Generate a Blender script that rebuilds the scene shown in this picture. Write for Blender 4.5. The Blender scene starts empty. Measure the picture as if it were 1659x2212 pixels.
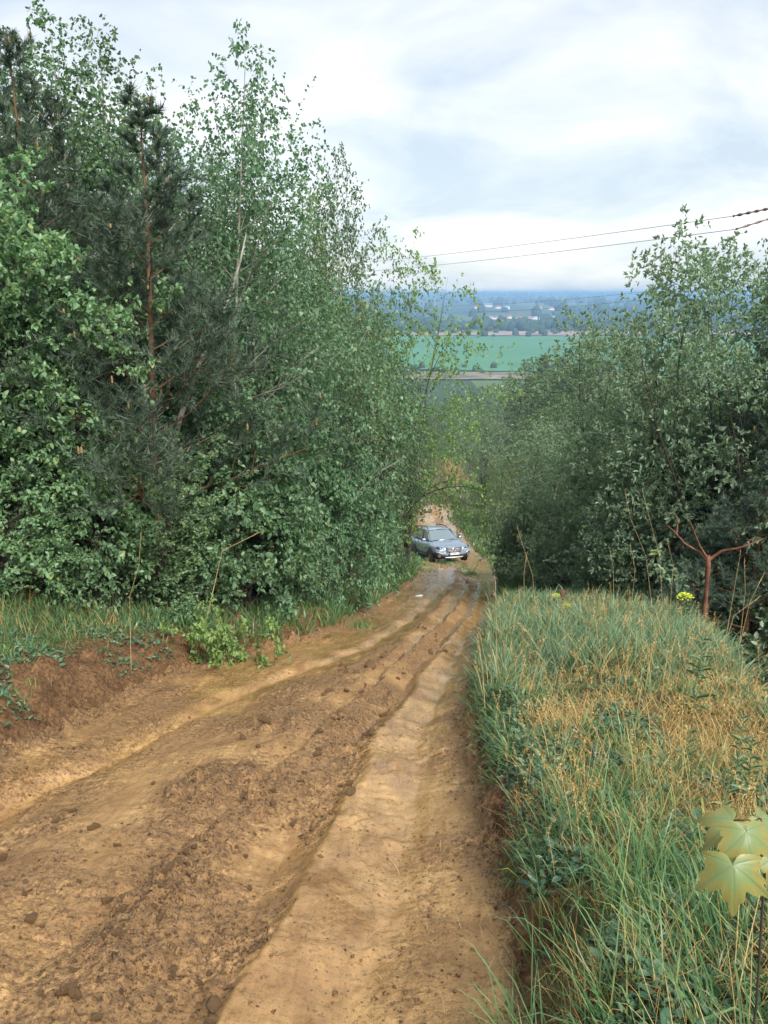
import bpy, bmesh, math, random
import numpy as np
from mathutils import Vector, Matrix, Euler

# ------------------------------------------------------------------ camera, sky, sun, exposure
scene = bpy.context.scene
COL = scene.collection
PITCH = math.radians(14.6)
EYE = 2.0
FPX = 840.0                      # focal length in pixels of a 768 x 1024 frame
cd = bpy.data.cameras.new('camera'); cam = bpy.data.objects.new('camera', cd); COL.objects.link(cam)
cd.sensor_fit = 'VERTICAL'; cd.sensor_height = 24.0; cd.lens = FPX / 1024 * 24.0
cd.clip_start = 0.05; cd.clip_end = 60000
cam.location = (0, 0, EYE); cam.rotation_euler = (math.pi / 2 - PITCH, 0, 0)
scene.camera = cam

SUN_EL, SUN_AZ = math.radians(44), math.radians(152)      # azimuth clockwise from +Y: the sun stands behind the camera, to its right
w = bpy.data.worlds.new('World'); scene.world = w; w.use_nodes = True
nt = w.node_tree; nt.nodes.clear()
def N(t, ty, **kw):
    n = t.nodes.new(ty)
    for k, v in kw.items():
        if k.startswith('i_'): n.inputs[k[2:].replace('_', ' ')].default_value = v
        else: setattr(n, k, v)
    return n
out = N(nt, 'ShaderNodeOutputWorld'); bg = N(nt, 'ShaderNodeBackground'); bg.inputs['Strength'].default_value = 0.1
sky = N(nt, 'ShaderNodeTexSky', sky_type='NISHITA', sun_disc=False, sun_elevation=SUN_EL, sun_rotation=SUN_AZ)
tc = N(nt, 'ShaderNodeTexCoord'); sep = N(nt, 'ShaderNodeSeparateXYZ'); nt.links.new(tc.outputs['Generated'], sep.inputs[0])
zc = N(nt, 'ShaderNodeMath', operation='MAXIMUM'); nt.links.new(sep.outputs['Z'], zc.inputs[0]); zc.inputs[1].default_value = 0.0
za = N(nt, 'ShaderNodeMath', operation='ADD'); nt.links.new(zc.outputs[0], za.inputs[0]); za.inputs[1].default_value = 0.26
dx = N(nt, 'ShaderNodeMath', operation='DIVIDE'); nt.links.new(sep.outputs['X'], dx.inputs[0]); nt.links.new(za.outputs[0], dx.inputs[1])
dy = N(nt, 'ShaderNodeMath', operation='DIVIDE'); nt.links.new(sep.outputs['Y'], dy.inputs[0]); nt.links.new(za.outputs[0], dy.inputs[1])
cmb = N(nt, 'ShaderNodeCombineXYZ'); nt.links.new(dx.outputs[0], cmb.inputs[0]); nt.links.new(dy.outputs[0], cmb.inputs[1])
mp = N(nt, 'ShaderNodeMapping'); mp.inputs['Rotation'].default_value = (0, 0, math.radians(-18)); mp.inputs['Scale'].default_value = (1.0, 1.15, 1)
mp.inputs['Location'].default_value = (3.2, 1.1, 0)
nt.links.new(cmb.outputs[0], mp.inputs[0])
n1 = N(nt, 'ShaderNodeTexNoise', i_Scale=1.5, i_Detail=7.0, i_Roughness=0.55, i_Distortion=0.5); nt.links.new(mp.outputs[0], n1.inputs['Vector'])
r1 = N(nt, 'ShaderNodeValToRGB'); nt.links.new(n1.outputs['Fac'], r1.inputs[0])
r1.color_ramp.elements[0].position = 0.36; r1.color_ramp.elements[0].color = (2.2, 2.5, 2.78, 1)
r1.color_ramp.elements[1].position = 0.64; r1.color_ramp.elements[1].color = (3.75, 3.72, 3.66, 1)
mx = N(nt, 'ShaderNodeMix', data_type='RGBA'); mx.inputs['Factor'].default_value = 0.86
nt.links.new(sky.outputs[0], mx.inputs['A']); nt.links.new(r1.outputs[0], mx.inputs['B'])
nt.links.new(mx.outputs['Result'], bg.inputs['Color']); nt.links.new(bg.outputs[0], out.inputs[0])

sl = bpy.data.lights.new('sun', 'SUN'); so = bpy.data.objects.new('sun', sl); COL.objects.link(so)
sl.energy = 1.9; sl.angle = math.radians(16); sl.color = (1.0, 0.94, 0.85)
sd = Vector((math.sin(SUN_AZ) * math.cos(SUN_EL), math.cos(SUN_AZ) * math.cos(SUN_EL), math.sin(SUN_EL)))
so.rotation_euler = sd.to_track_quat('Z', 'Y').to_euler()
scene.view_settings.view_transform = 'Standard'; scene.view_settings.look = 'None'
scene.view_settings.exposure = 1.58; scene.view_settings.gamma = 1.0; scene.view_settings.use_curve_mapping = False
scene.cycles.max_bounces = 4; scene.cycles.diffuse_bounces = 3; scene.cycles.glossy_bounces = 2; scene.cycles.transmission_bounces = 2; scene.cycles.use_adaptive_sampling = True; scene.cycles.adaptive_threshold = 0.02
scene.cycles.volume_bounces = 0; scene.cycles.use_denoising = True; scene.cycles.caustics_reflective = False; scene.cycles.caustics_refractive = False

# ------------------------------------------------------------------ helpers
rng = np.random.default_rng(7)
PX = 1024 / 2212.0                 # photo measurements below were taken on a 1659 x 2212 copy
CP, SP = math.cos(PITCH), math.sin(PITCH)
def ray(u, v):
    a = (u * PX - 384) / FPX; b = (512 - v * PX) / FPX
    return np.array([a, CP + b * SP, -SP + b * CP])
def smooth(t):
    t = np.clip(t, 0, 1); return t * t * (3 - 2 * t)
def hash2(ix, iy, s):
    h = (ix.astype(np.int64) * 374761393 + iy.astype(np.int64) * 668265263 + s * 1442695041) & 0xffffffff
    h = ((h ^ (h >> 13)) * 1274126177) & 0xffffffff
    return ((h ^ (h >> 16)) & 0xffffff) / float(0x1000000)
def vnoise(x, y, s=0):
    ix = np.floor(x); iy = np.floor(y); fx = x - ix; fy = y - iy
    fx = fx * fx * fx * (fx * (fx * 6 - 15) + 10); fy = fy * fy * fy * (fy * (fy * 6 - 15) + 10)
    a = hash2(ix, iy, s); b = hash2(ix + 1, iy, s); c = hash2(ix, iy + 1, s); d = hash2(ix + 1, iy + 1, s)
    return (a + (b - a) * fx) * (1 - fy) + (c + (d - c) * fx) * fy
def fbm(x, y, s=0, o=4, g=0.5):
    t = 0; a = 1; n = 0
    for k in range(o):
        t = t + a * (vnoise(x, y, s + k * 17) - 0.5); n += a; a *= g; x = x * 2.03 + 11.3; y = y * 2.03 + 5.7
    return t / n * 2
def lumps(x, y, s, dens=0.6):
    """rounded bumps, one at most per unit cell: 0..1"""
    ix = np.floor(x); iy = np.floor(y); best = np.zeros_like(x)
    for i in (-1, 0, 1):
        for j in (-1, 0, 1):
            cx = ix + i; cy = iy + j
            on = hash2(cx, cy, s) < dens
            px = cx + hash2(cx, cy, s + 1); py = cy + hash2(cx, cy, s + 2)
            r = 0.25 + 0.5 * hash2(cx, cy, s + 3) ** 2
            el = 0.6 + 0.8 * hash2(cx, cy, s + 4)
            d2 = ((x - px) ** 2 * el + (y - py) ** 2 / el) / (r * r)
            best = np.maximum(best, np.where(on, np.sqrt(np.clip(1 - d2, 0, 1)) * r / 0.75, 0))
    return best

def mesh_data(name, V, quads=None, tris=None, smooth_=False, attrs=None):
    me = bpy.data.meshes.new(name)
    V = np.ascontiguousarray(V, np.float32).reshape(-1, 3)
    q = np.zeros((0, 4), np.int32) if quads is None else np.asarray(quads, np.int32).reshape(-1, 4)
    t = np.zeros((0, 3), np.int32) if tris is None else np.asarray(tris, np.int32).reshape(-1, 3)
    me.vertices.add(len(V)); me.vertices.foreach_set('co', V.ravel())
    loops = np.concatenate([q.ravel(), t.ravel()])
    me.loops.add(len(loops)); me.loops.foreach_set('vertex_index', loops)
    me.polygons.add(len(q) + len(t))
    tot = np.concatenate([np.full(len(q), 4), np.full(len(t), 3)]).astype(np.int32)
    st = np.concatenate([[0], np.cumsum(tot)[:-1]]).astype(np.int32) if len(tot) else tot
    me.polygons.foreach_set('loop_start', st); me.polygons.foreach_set('loop_total', tot)
    if smooth_: me.polygons.foreach_set('use_smooth', np.ones(len(tot), bool))
    for k, a in (attrs or {}).items():
        at = me.attributes.new(k, 'FLOAT', 'POINT'); at.data.foreach_set('value', np.asarray(a, np.float32).ravel())
    me.update(calc_edges=True)
    return me
def obj(name, me, mat=None, parent=None, loc=None, rot=None, scl=None):
    o = bpy.data.objects.new(name, me)
    if mat is not None and me is not None and len(me.materials) == 0: me.materials.append(mat)
    COL.objects.link(o)
    if parent is not None: o.parent = parent
    if loc is not None: o.location = loc
    if rot is not None: o.rotation_euler = rot
    if scl is not None: o.scale = scl
    return o
def tag(o, label=None, cat=None, group=None, kind=None):
    if label: o['label'] = label
    if cat: o['category'] = cat
    if group: o['group'] = group
    if kind: o['kind'] = kind
    return o
def thing(name, label, cat, loc=(0, 0, 0), rot=(0, 0, 0), group=None, scl=None):
    return tag(obj(name, None, loc=loc, rot=rot, scl=scl), label, cat, group)

class MB:
    """collects simple solids and tubes into one mesh"""
    def __init__(s): s.v = []; s.q = []; s.t = []; s.n = 0
    def add(s, V, q=None, t=None):
        V = np.asarray(V, float).reshape(-1, 3)
        if q is not None and len(q): s.q.append(np.asarray(q, int) + s.n)
        if t is not None and len(t): s.t.append(np.asarray(t, int) + s.n)
        s.v.append(V); s.n += len(V); return s
    def box(s, lo, hi, M=None):
        lo = np.array(lo, float); hi = np.array(hi, float)
        V = np.array([[(lo, hi)[i][0], (lo, hi)[j][1], (lo, hi)[k][2]] for i in (0, 1) for j in (0, 1) for k in (0, 1)])
        if M is not None: V = V @ np.array(M.to_3x3()).T + np.array(M.translation)
        return s.add(V, [[0, 1, 3, 2], [4, 6, 7, 5], [0, 4, 5, 1], [2, 3, 7, 6], [0, 2, 6, 4], [1, 5, 7, 3]])
    def tube(s, P, R, k=6, cap=True):
        P = np.asarray(P, float); n = len(P); R = np.broadcast_to(np.asarray(R, float), (n,))
        T = np.gradient(P, axis=0); T /= np.linalg.norm(T, axis=1, keepdims=True) + 1e-12
        ref = np.array([0.31, 0.87, 0.38]) if abs(T[:, 2]).mean() > 0.6 else np.array([0.05, 0.02, 1.0])
        A = np.cross(T, ref); A /= np.linalg.norm(A, axis=1, keepdims=True) + 1e-12
        B = np.cross(T, A)
        th = np.arange(k) * 2 * math.pi / k
        V = (P[:, None] + R[:, None, None] * (np.cos(th)[None, :, None] * A[:, None] + np.sin(th)[None, :, None] * B[:, None])).reshape(-1, 3)
        i = np.arange(n - 1)[:, None] * k; j = np.arange(k)[None]; j2 = (j + 1) % k
        q = np.stack([i + j, i + j2, i + k + j2, i + k + j], -1).reshape(-1, 4)
        s.add(V, q)
        if cap and k > 4:
            b = s.n - n * k
            for base in (0, (n - 1) * k):
                c = V[base:base + k].mean(0)
                o = s.n; s.v.append(c[None]); s.n += 1
                s.t.append(np.array([[b + base + a, b + base + (a + 1) % k, o] for a in range(k)]))
        return s
    def data(s, name, smooth_=False):
        return mesh_data(name, np.concatenate(s.v), np.concatenate(s.q) if s.q else None, np.concatenate(s.t) if s.t else None, smooth_)
    def build(s, name, mat, parent=None, smooth_=False, **kw):
        return obj(name, s.data(name, smooth_), mat, parent, **kw)

# ------------------------------------------------------------------ materials
def mat_new(name):
    m = bpy.data.materials.new(name); m.use_nodes = True; t = m.node_tree
    return m, t, t.nodes['Principled BSDF'], t.nodes['Material Output']
def plain(name, c, rough=0.6, metal=0.0, spec=0.5, var=0.0, scale=8.0, coat=0.0, bump=0.0):
    m, t, b, o = mat_new(name)
    b.inputs['Base Color'].default_value = (*c, 1); b.inputs['Roughness'].default_value = rough
    b.inputs['Metallic'].default_value = metal; b.inputs['Specular IOR Level'].default_value = spec
    b.inputs['Coat Weight'].default_value = coat; b.inputs['Coat Roughness'].default_value = 0.05
    if var or bump:
        tcn = N(t, 'ShaderNodeTexCoord'); n = N(t, 'ShaderNodeTexNoise', i_Scale=scale, i_Detail=6.0, i_Roughness=0.6)
        t.links.new(tcn.outputs['Object'], n.inputs['Vector'])
        if var:
            r = N(t, 'ShaderNodeValToRGB'); t.links.new(n.outputs['Fac'], r.inputs[0])
            r.color_ramp.elements[0].position = 0.3; r.color_ramp.elements[1].position = 0.7
            r.color_ramp.elements[0].color = (*[x * (1 - var) for x in c], 1); r.color_ramp.elements[1].color = (*[min(1, x * (1 + var)) for x in c], 1)
            t.links.new(r.outputs[0], b.inputs['Base Color'])
        if bump:
            bp = N(t, 'ShaderNodeBump'); bp.inputs['Strength'].default_value = 0.6; bp.inputs['Distance'].default_value = bump
            t.links.new(n.outputs['Fac'], bp.inputs['Height']); t.links.new(bp.outputs[0], b.inputs['Normal'])
    return m
def leaf_mat(name, c1, c2, c3=None, trans=0.3, rough=0.45, hue=0.06, spec=0.5):
    """leaf colours differ leaf by leaf (random per island) and a little plant by plant"""
    m, t, b, o = mat_new(name)
    g = N(t, 'ShaderNodeNewGeometry'); r = N(t, 'ShaderNodeValToRGB'); t.links.new(g.outputs['Random Per Island'], r.inputs[0])
    r.color_ramp.elements[0].color = (*c1, 1); r.color_ramp.elements[1].color = (*c2, 1)
    if c3 is not None:
        r.color_ramp.elements[1].position = 0.86
        e = r.color_ramp.elements.new(0.97); e.color = (*c3, 1)
    oi = N(t, 'ShaderNodeObjectInfo'); mr = N(t, 'ShaderNodeMapRange'); t.links.new(oi.outputs['Random'], mr.inputs['Value'])
    mr.inputs['To Min'].default_value = 0.5 - hue * 0.35; mr.inputs['To Max'].default_value = 0.5 + hue * 0.35
    hs = N(t, 'ShaderNodeHueSaturation'); t.links.new(mr.outputs[0], hs.inputs['Hue']); t.links.new(r.outputs[0], hs.inputs['Color'])
    mv = N(t, 'ShaderNodeMapRange'); t.links.new(oi.outputs['Random'], mv.inputs['Value']); mv.inputs['To Min'].default_value = 1 - hue * 2; mv.inputs['To Max'].default_value = 1 + hue * 2
    t.links.new(mv.outputs[0], hs.inputs['Value'])
    t.links.new(hs.outputs[0], b.inputs['Base Color'])
    b.inputs['Roughness'].default_value = rough; b.inputs['Specular IOR Level'].default_value = spec
    tr = N(t, 'ShaderNodeBsdfTranslucent')
    tm = N(t, 'ShaderNodeMix', data_type='RGBA', blend_type='MULTIPLY'); tm.inputs['Factor'].default_value = 1.0
    t.links.new(hs.outputs[0], tm.inputs['A']); tm.inputs['B'].default_value = (1.05, 1.25, 0.75, 1)
    t.links.new(tm.outputs['Result'], tr.inputs['Color'])
    ms = N(t, 'ShaderNodeMixShader'); ms.inputs[0].default_value = trans
    t.links.new(b.outputs[0], ms.inputs[1]); t.links.new(tr.outputs[0], ms.inputs[2]); t.links.new(ms.outputs[0], o.inputs['Surface'])
    return m

M = {}
M['leaf_birch'] = leaf_mat('birch_leaf', (0.085, 0.158, 0.084), (0.155, 0.260, 0.136), (0.21, 0.29, 0.14), trans=0.38)
M['leaf_birch_dark'] = leaf_mat('weeping_birch_leaf', (0.060, 0.122, 0.066), (0.112, 0.198, 0.102), trans=0.38)
M['leaf_hazel'] = leaf_mat('hazel_leaf', (0.165, 0.290, 0.155), (0.265, 0.420, 0.225), (0.30, 0.38, 0.14), rough=0.42, trans=0.38)
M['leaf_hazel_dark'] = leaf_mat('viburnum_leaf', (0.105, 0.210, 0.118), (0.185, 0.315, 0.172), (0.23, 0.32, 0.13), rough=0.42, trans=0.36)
M['leaf_willow'] = leaf_mat('willow_leaf', (0.165, 0.252, 0.165), (0.272, 0.375, 0.258), (0.27, 0.33, 0.16), rough=0.45, trans=0.36)
M['leaf_sage'] = leaf_mat('sage_bush_leaf', (0.190, 0.285, 0.185), (0.310, 0.420, 0.290), (0.32, 0.38, 0.18), rough=0.45, trans=0.36)
M['leaf_yellow'] = leaf_mat('young_yellow_leaf', (0.15, 0.23, 0.07), (0.24, 0.32, 0.10))
M['leaf_hawthorn'] = leaf_mat('hawthorn_leaf', (0.13, 0.205, 0.06), (0.22, 0.29, 0.09))
M['needle'] = leaf_mat('pine_needle', (0.042, 0.076, 0.050), (0.085, 0.132, 0.088), trans=0.1, rough=0.5)
M['candle'] = plain('pollen_cone', (0.24, 0.15, 0.055), 0.7, var=0.3)
M['leaf_far'] = leaf_mat('distant_leaf', (0.085, 0.145, 0.065), (0.14, 0.205, 0.095), hue=0.08)
M['bark_grey'] = plain('grey_bark', (0.075, 0.062, 0.048), 0.85, var=0.4, scale=14, bump=0.01)
M['bark_pine'] = plain('pine_bark', (0.13, 0.066, 0.035), 0.85, var=0.45, scale=9, bump=0.01)
M['bark_birch'] = plain('birch_bark', (0.27, 0.26, 0.22), 0.75, var=0.55, scale=5, bump=0.004)
M['bark_dark'] = plain('dark_twig_bark', (0.05, 0.04, 0.03), 0.85, var=0.3, scale=12)

# ------------------------------------------------------------------ the lie of the land
_ys = np.concatenate([np.arange(-40, 100, 0.25), np.arange(100, 1000, 5.0), np.arange(1000, 24001, 100.0)])
_sl = np.interp(_ys, [-40, -2, 0, 37, 50, 95, 430, 480, 1700, 24000], [-0.12, -0.2, -0.276, -0.276, -0.10, -0.115, -0.125, 0.0, 0.0, 0.0])
_rz = np.concatenate([[0], np.cumsum((_sl[1:] + _sl[:-1]) / 2 * np.diff(_ys))]); _rz -= np.interp(0.0, _ys, _rz)
def R(y): return np.interp(y, _ys, _rz)
def hit(u, v, h=0.0):
    """where the sight line through a photo point meets the slope of the road, raised by h"""
    d = ray(u, v); t = np.concatenate([np.arange(0.5, 120, 0.02), np.arange(120, 2500, 1.0)])
    z = EYE + d[2] * t - (R(d[1] * t) + h); k = int(np.argmax(z < 0))
    return d[0] * t[k], d[1] * t[k]
def curve(pts, pre=None, post=None):
    P = sorted((hit(*p)[::-1] for p in pts)); ys = [p[0] for p in P]; xs = [p[1] for p in P]
    if pre is not None: ys = [-40.0] + ys; xs = [pre] + xs
    if post is not None: ys = ys + [130.0]; xs = xs + [post]
    ys = np.array(ys); xs = np.array(xs)
    yy = np.arange(-40, 130, 0.1); xx = np.interp(yy, ys, xs)
    kx = np.ones(9) / 9; xx[4:-4] = np.convolve(xx, kx, 'valid')
    return lambda y: np.interp(y, yy, xx)
XR = curve([(1100, 2212), (1088, 2080), (1062, 1900), (1040, 1780), (1012, 1620), (1005, 1520), (1030, 1420), (1062, 1330), (1075, 1270), (1068, 1235), (1050, 1212), (978, 1120), (972, 1098)], 0.2, 9.0)
XL = curve([(-240, 1780), (0, 1650), (200, 1550), (380, 1462), (560, 1405), (650, 1388), (740, 1355), (830, 1300), (900, 1248), (915, 1215), (905, 1120), (905, 1098)], -2.4, 3.0)
# smooth and churned strips between the two edges, as curves along the road
C_left = curve([(-100, 1800), (0, 1748), (200, 1645), (400, 1545), (600, 1455), (800, 1392), (885, 1335), (960, 1258), (965, 1225)], -1.9, 4.5)
C_dark = curve([(-150, 2010), (0, 1950), (350, 1770), (600, 1600), (800, 1462), (920, 1355), (985, 1262), (990, 1225)], -1.4, 5.0)
C_band = curve([(-60, 2160), (120, 2030), (300, 1890), (500, 1740), (660, 1590), (800, 1480), (945, 1350), (1000, 1265)], -1.1, 5.2)
C_ridge = curve([(180, 2212), (290, 2030), (400, 1880), (560, 1700), (710, 1560), (810, 1450), (965, 1350), (1015, 1265)], -0.65, 5.6)
C_dip = curve([(360, 2212), (480, 2050), (600, 1850), (720, 1680), (800, 1570), (900, 1445), (985, 1350), (1028, 1265)], -0.4, 6.0)
C_edge = curve([(430, 2212), (590, 2000), (705, 1775), (805, 1600), (872, 1500), (955, 1405), (1005, 1345), (1040, 1265)], -0.25, 6.4)
C_lane = curve([(760, 2212), (835, 1950), (870, 1760), (905, 1620), (930, 1530), (985, 1420), (1030, 1340), (1055, 1265)], 0.0, 7.4)
def hbR(y): return np.interp(y, [-5, 2, 9, 14, 20, 30, 42], [0.34, 0.37, 0.42, 0.36, 0.18, 0.10, 0.06])
def hbL(y): return np.interp(y, [-5, 5, 8, 12, 18, 26, 42], [0.38, 0.40, 0.38, 0.32, 0.23, 0.15, 0.06])
def XM(y): return np.interp(y, [-40, 0, 5, 7.5, 14, 20, 40], [2.1, 2.2, 2.6, 3.15, 5.1, 7.0, 14])
def H0(x, y):
    """height of the land without the fine relief of the mud"""
    x = np.asarray(x, float); y = np.asarray(y, float)
    dr = x - XR(y); dl = XL(y) - x
    n1 = fbm(x * 0.9, y * 0.9, 3, 3)
    wob = 0.10 * fbm(x * 1.7, y * 1.7, 41, 3)
    z = R(y)
    z = z + hbR(y) * smooth((dr + 1.8 * wob + 0.05) / 0.42) + 0.12 * smooth((dr - 0.3) / 1.3) * (1 - smooth((y - 12) / 6))
    z = z - np.interp(y, [-40, 10, 16, 30, 60], [1.5, 1.5, 1.2, 0.6, 0.2]) * smooth((x - XM(y)) / 1.3) - 0.10 * np.clip(x - XM(y) - 1, 0, 14) * (1 - smooth((y - 40) / 40))
    z = z + smooth(dr / 0.7) * (1 - smooth((y - 14) / 5)) * (0.16 * fbm(x * 0.85, y * 0.6, 881, 2) + 0.05 * fbm(x * 2.6, y * 2.2, 882, 2))
    z = z + hbL(y) * smooth((dl + wob) / 0.55)
    z = z + np.clip(dl - 0.5, 0, 3.4) * np.interp(y, [-40, 8, 14, 22, 40, 60], [0.26, 0.28, 0.24, 0.12, 0.04, 0.0])
    off = np.maximum(smooth(dr / 0.3), smooth(dl / 0.5))
    z = z + off * n1 * 0.06 * (1 - smooth((y - 60) / 60)) + off * fbm(x * 4, y * 4, 9, 2) * 0.02 * (1 - smooth((y - 30) / 10))
    z = z + fbm(x * 0.05, y * 0.05, 77, 3) * 1.2 * smooth((y - 60) / 80) * (1 - smooth((y - 380) / 80))
    return z

def mud(x, y):
    """fine relief of the road: height, churn 0..1, wetness 0..1 (x, y: 2-D arrays with one y per row)"""
    hgt = np.zeros_like(x); ch = np.zeros_like(x); wet = np.zeros_like(x)
    for i in range(x.shape[0]):
        yy = y[i, 0]; wobble = (0.05 + 0.10 * min(1, yy / 8)) * fbm(x[i] * 0.9, y[i] * 0.9, 5, 3) + 0.02 * fbm(x[i] * 7, y[i] * 7, 6, 2)
        far = float(smooth((yy - 16) / 12))
        xs = [XL(yy) - 0.05, XL(yy) + 0.12, C_left(yy) - 0.18, C_left(yy), C_left(yy) + 0.17, C_dark(yy), C_band(yy) - 0.05, C_band(yy) + 0.1, C_ridge(yy), C_dip(yy), C_edge(yy) - 0.03, C_edge(yy) + 0.05, C_lane(yy), XR(yy) - 0.16, XR(yy)]
        hh = [0.0, -0.01, -0.035, -0.10, -0.05, 0.045, 0.008, -0.02, 0.05, -0.075, -0.03, 0.035, -0.055, 0.0, 0.03]
        cc = [0.85, 0.65, 0.45, 0.14, 0.30, 0.95, 0.45, 0.36, 0.92, 0.66, 0.55, 0.12, 0.07, 0.34, 0.7]
        ww = [0.1, 0.45, 0.5, 0.72, 0.45, 0.10, 0.35, 0.4, 0.08, 0.42, 0.45, 0.62, 0.8, 0.45, 0.15]
        xs = np.maximum.accumulate(np.array(xs) + np.arange(15) * 1e-4)
        fs = float(smooth((yy - 9) / 5))
        cc = np.array(cc) * (1 - 0.35 * fs); ww = np.array(ww) + fs * np.array([0, 0, .3, .75, .3, 0, .1, .2, 0, 0, .1, .2, .4, .8, .5])
        xq = x[i] + wobble
        hgt[i] = np.interp(xq, xs, hh); ch[i] = np.interp(xq, xs, cc); wet[i] = np.interp(xq, xs, ww)
    return hgt, ch, wet

def inside(x, y):
    return smooth((x - XL(y) + 0.25) / 0.25) * smooth((XR(y) + 0.12 - x) / 0.16)

def relief(x, y):
    h, ch, wet = mud(x, y); ins = inside(x, y)
    patch = 0.5 + 0.75 * fbm(x * 1.7, y * 0.95, 21, 4)
    ch = np.clip((ch * 0.80 + 0.07) * (0.05 + 1.75 * patch), 0, 1)
    # on both banks the bare earth is crumbly too
    bank = np.maximum(smooth((XL(y) + 0.1 - x) / 0.15) * (1 - smooth((XL(y) - x - 0.9) / 0.8)), smooth((x - XR(y) + 0.05) / 0.1) * (1 - smooth((x - XR(y) - 0.35) / 0.2)))
    ch2 = np.clip(ch * ins + bank * (0.55 + 0.5 * patch), 0, 1)
    fade = 1 / (1 + (y / 26) ** 2)
    wx = x + 0.05 * fbm(x * 6, y * 6, 141, 2); wy = y + 0.05 * fbm(x * 6 + 9, y * 6, 142, 2)
    big = lumps(wx * 6.0, wy * 5.2, 101, 0.22) * (0.4 + 0.9 * vnoise(x * 3.1, y * 3.1, 145)); mid = lumps(wx * 15 + 3.3, wy * 13, 211, 0.40); small = lumps(x * 36, y * 34 + 1.7, 307, 0.5)
    amp = smooth((vnoise(x * 2.6, y * 2.2, 146) - 0.2) / 0.6)
    rough = 0.085 * np.abs(fbm(wx * 4.2, wy * 3.6, 12, 5, 0.62)) + 0.030 * (1 - np.abs(fbm(wx * 13, wy * 11, 14, 3, 0.6)) * 3).clip(0, 1) * amp + 0.085 * big * (patch > 0.45) + 0.042 * mid * amp + 0.018 * small
    fine = 0.010 * fbm(x * 9, y * 7, 31, 4, 0.6) + 0.010 * small * smooth((vnoise(x * 3.3, y * 2.1, 77) - 0.45) / 0.3)
    # tyre grooves that run along the smooth lanes
    s = (x - C_lane(y)); groove = (0.007 * (vnoise(s * 17, y * 0.22, 55) - 0.5) + 0.005 * (vnoise(s * 43, y * 0.4, 56) - 0.5)) * (1 - ch)
    # lug prints across the soft strips
    lug = 0.010 * (np.sin((y + 0.35 * x) * 2 * math.pi / 0.14 + 3 * vnoise(x * 3, y * 3, 66)) > 0.2) * smooth(1 - np.abs(x - C_dip(y)) / 0.14) * (vnoise(x * 1.5, y * 0.8, 67) > 0.45)
    z = h * ins * (1 + 0.4 * fbm(x * 0.7, y * 0.7, 19, 2)) + ins * (0.03 * fbm(x * 1.1, y * 1.1, 8, 3)) + ch2 ** 1.3 * rough * (1 + 0.5 * bank) + bank * 0.05 * fbm(x * 3.1, y * 3.1, 333, 4, 0.6) + ins * (fine + groove - lug)
    # shallow cracks where crusts have broken off
    ck = np.abs(fbm(x * 2.3, y * 1.6, 91, 3)); z = z - ins * 0.018 * (1 - smooth(ck / 0.03)) * (vnoise(x * 1.2, y * 1.2, 92) > 0.45)
    return z, ch2, np.clip(wet * ins * (0.45 + 1.1 * vnoise(x * 1.6, y * 0.55, 23)), 0, 1.3)

ROWS, COLS = 650, 510
_f = np.linspace(0, 1, 4000); _yy = 1.3 * (110 / 1.3) ** _f
_den = 1 / (0.0016 * _yy ** 2 + 0.0045 * np.maximum(1, 2.6 / _yy)); _den = np.maximum(_den, 1 / (0.55 + 0 * _yy))
_c = np.concatenate([[0], np.cumsum((_den[1:] + _den[:-1]) / 2 * np.diff(_yy))]); yrow = np.interp(np.linspace(0, _c[-1], ROWS), _c, _yy)
# columns: dense over the road, sparse out in the woods
_t = np.linspace(-1, 1, COLS); _t = 0.44 * _t + 0.56 * np.sign(_t) * np.abs(_t) ** 3.4
Yg = np.repeat(yrow[:, None], COLS, 1)
cen = (XL(yrow) + XR(yrow)) / 2
Xg = cen[:, None] + np.where(_t[None] < 0, _t[None] * (2.6 + 0.85 * yrow[:, None]), _t[None] * (3.4 + 0.85 * yrow[:, None]))
Zr, CH, WET = relief(Xg, Yg)
Zg = H0(Xg, Yg) + Zr
def ground_z(x, y):
    """height of the land at single points, fine relief included only roughly"""
    return H0(x, y)
_i = np.arange(ROWS - 1)[:, None] * COLS + np.arange(COLS - 1)[None]
quads = np.stack([_i, _i + 1, _i + COLS + 1, _i + COLS], -1).reshape(-1, 4)
xc = (Xg[:-1, :-1] + Xg[1:, 1:]).ravel() / 2; yc = (Yg[:-1, :-1] + Yg[1:, 1:]).ravel() / 2
onroad = (xc > XL(yc) - 0.12) & (xc < XR(yc) + 0.05) & (yc < 64)
Vg = np.stack([Xg, Yg, Zg], -1).reshape(-1, 3)
def submesh(name, mask, extra):
    q = quads[mask]; idx, inv = np.unique(q, return_inverse=True)
    return mesh_data(name, Vg[idx], inv.reshape(-1, 4), None, True, {k: a.ravel()[idx] for k, a in extra.items()})

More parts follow.
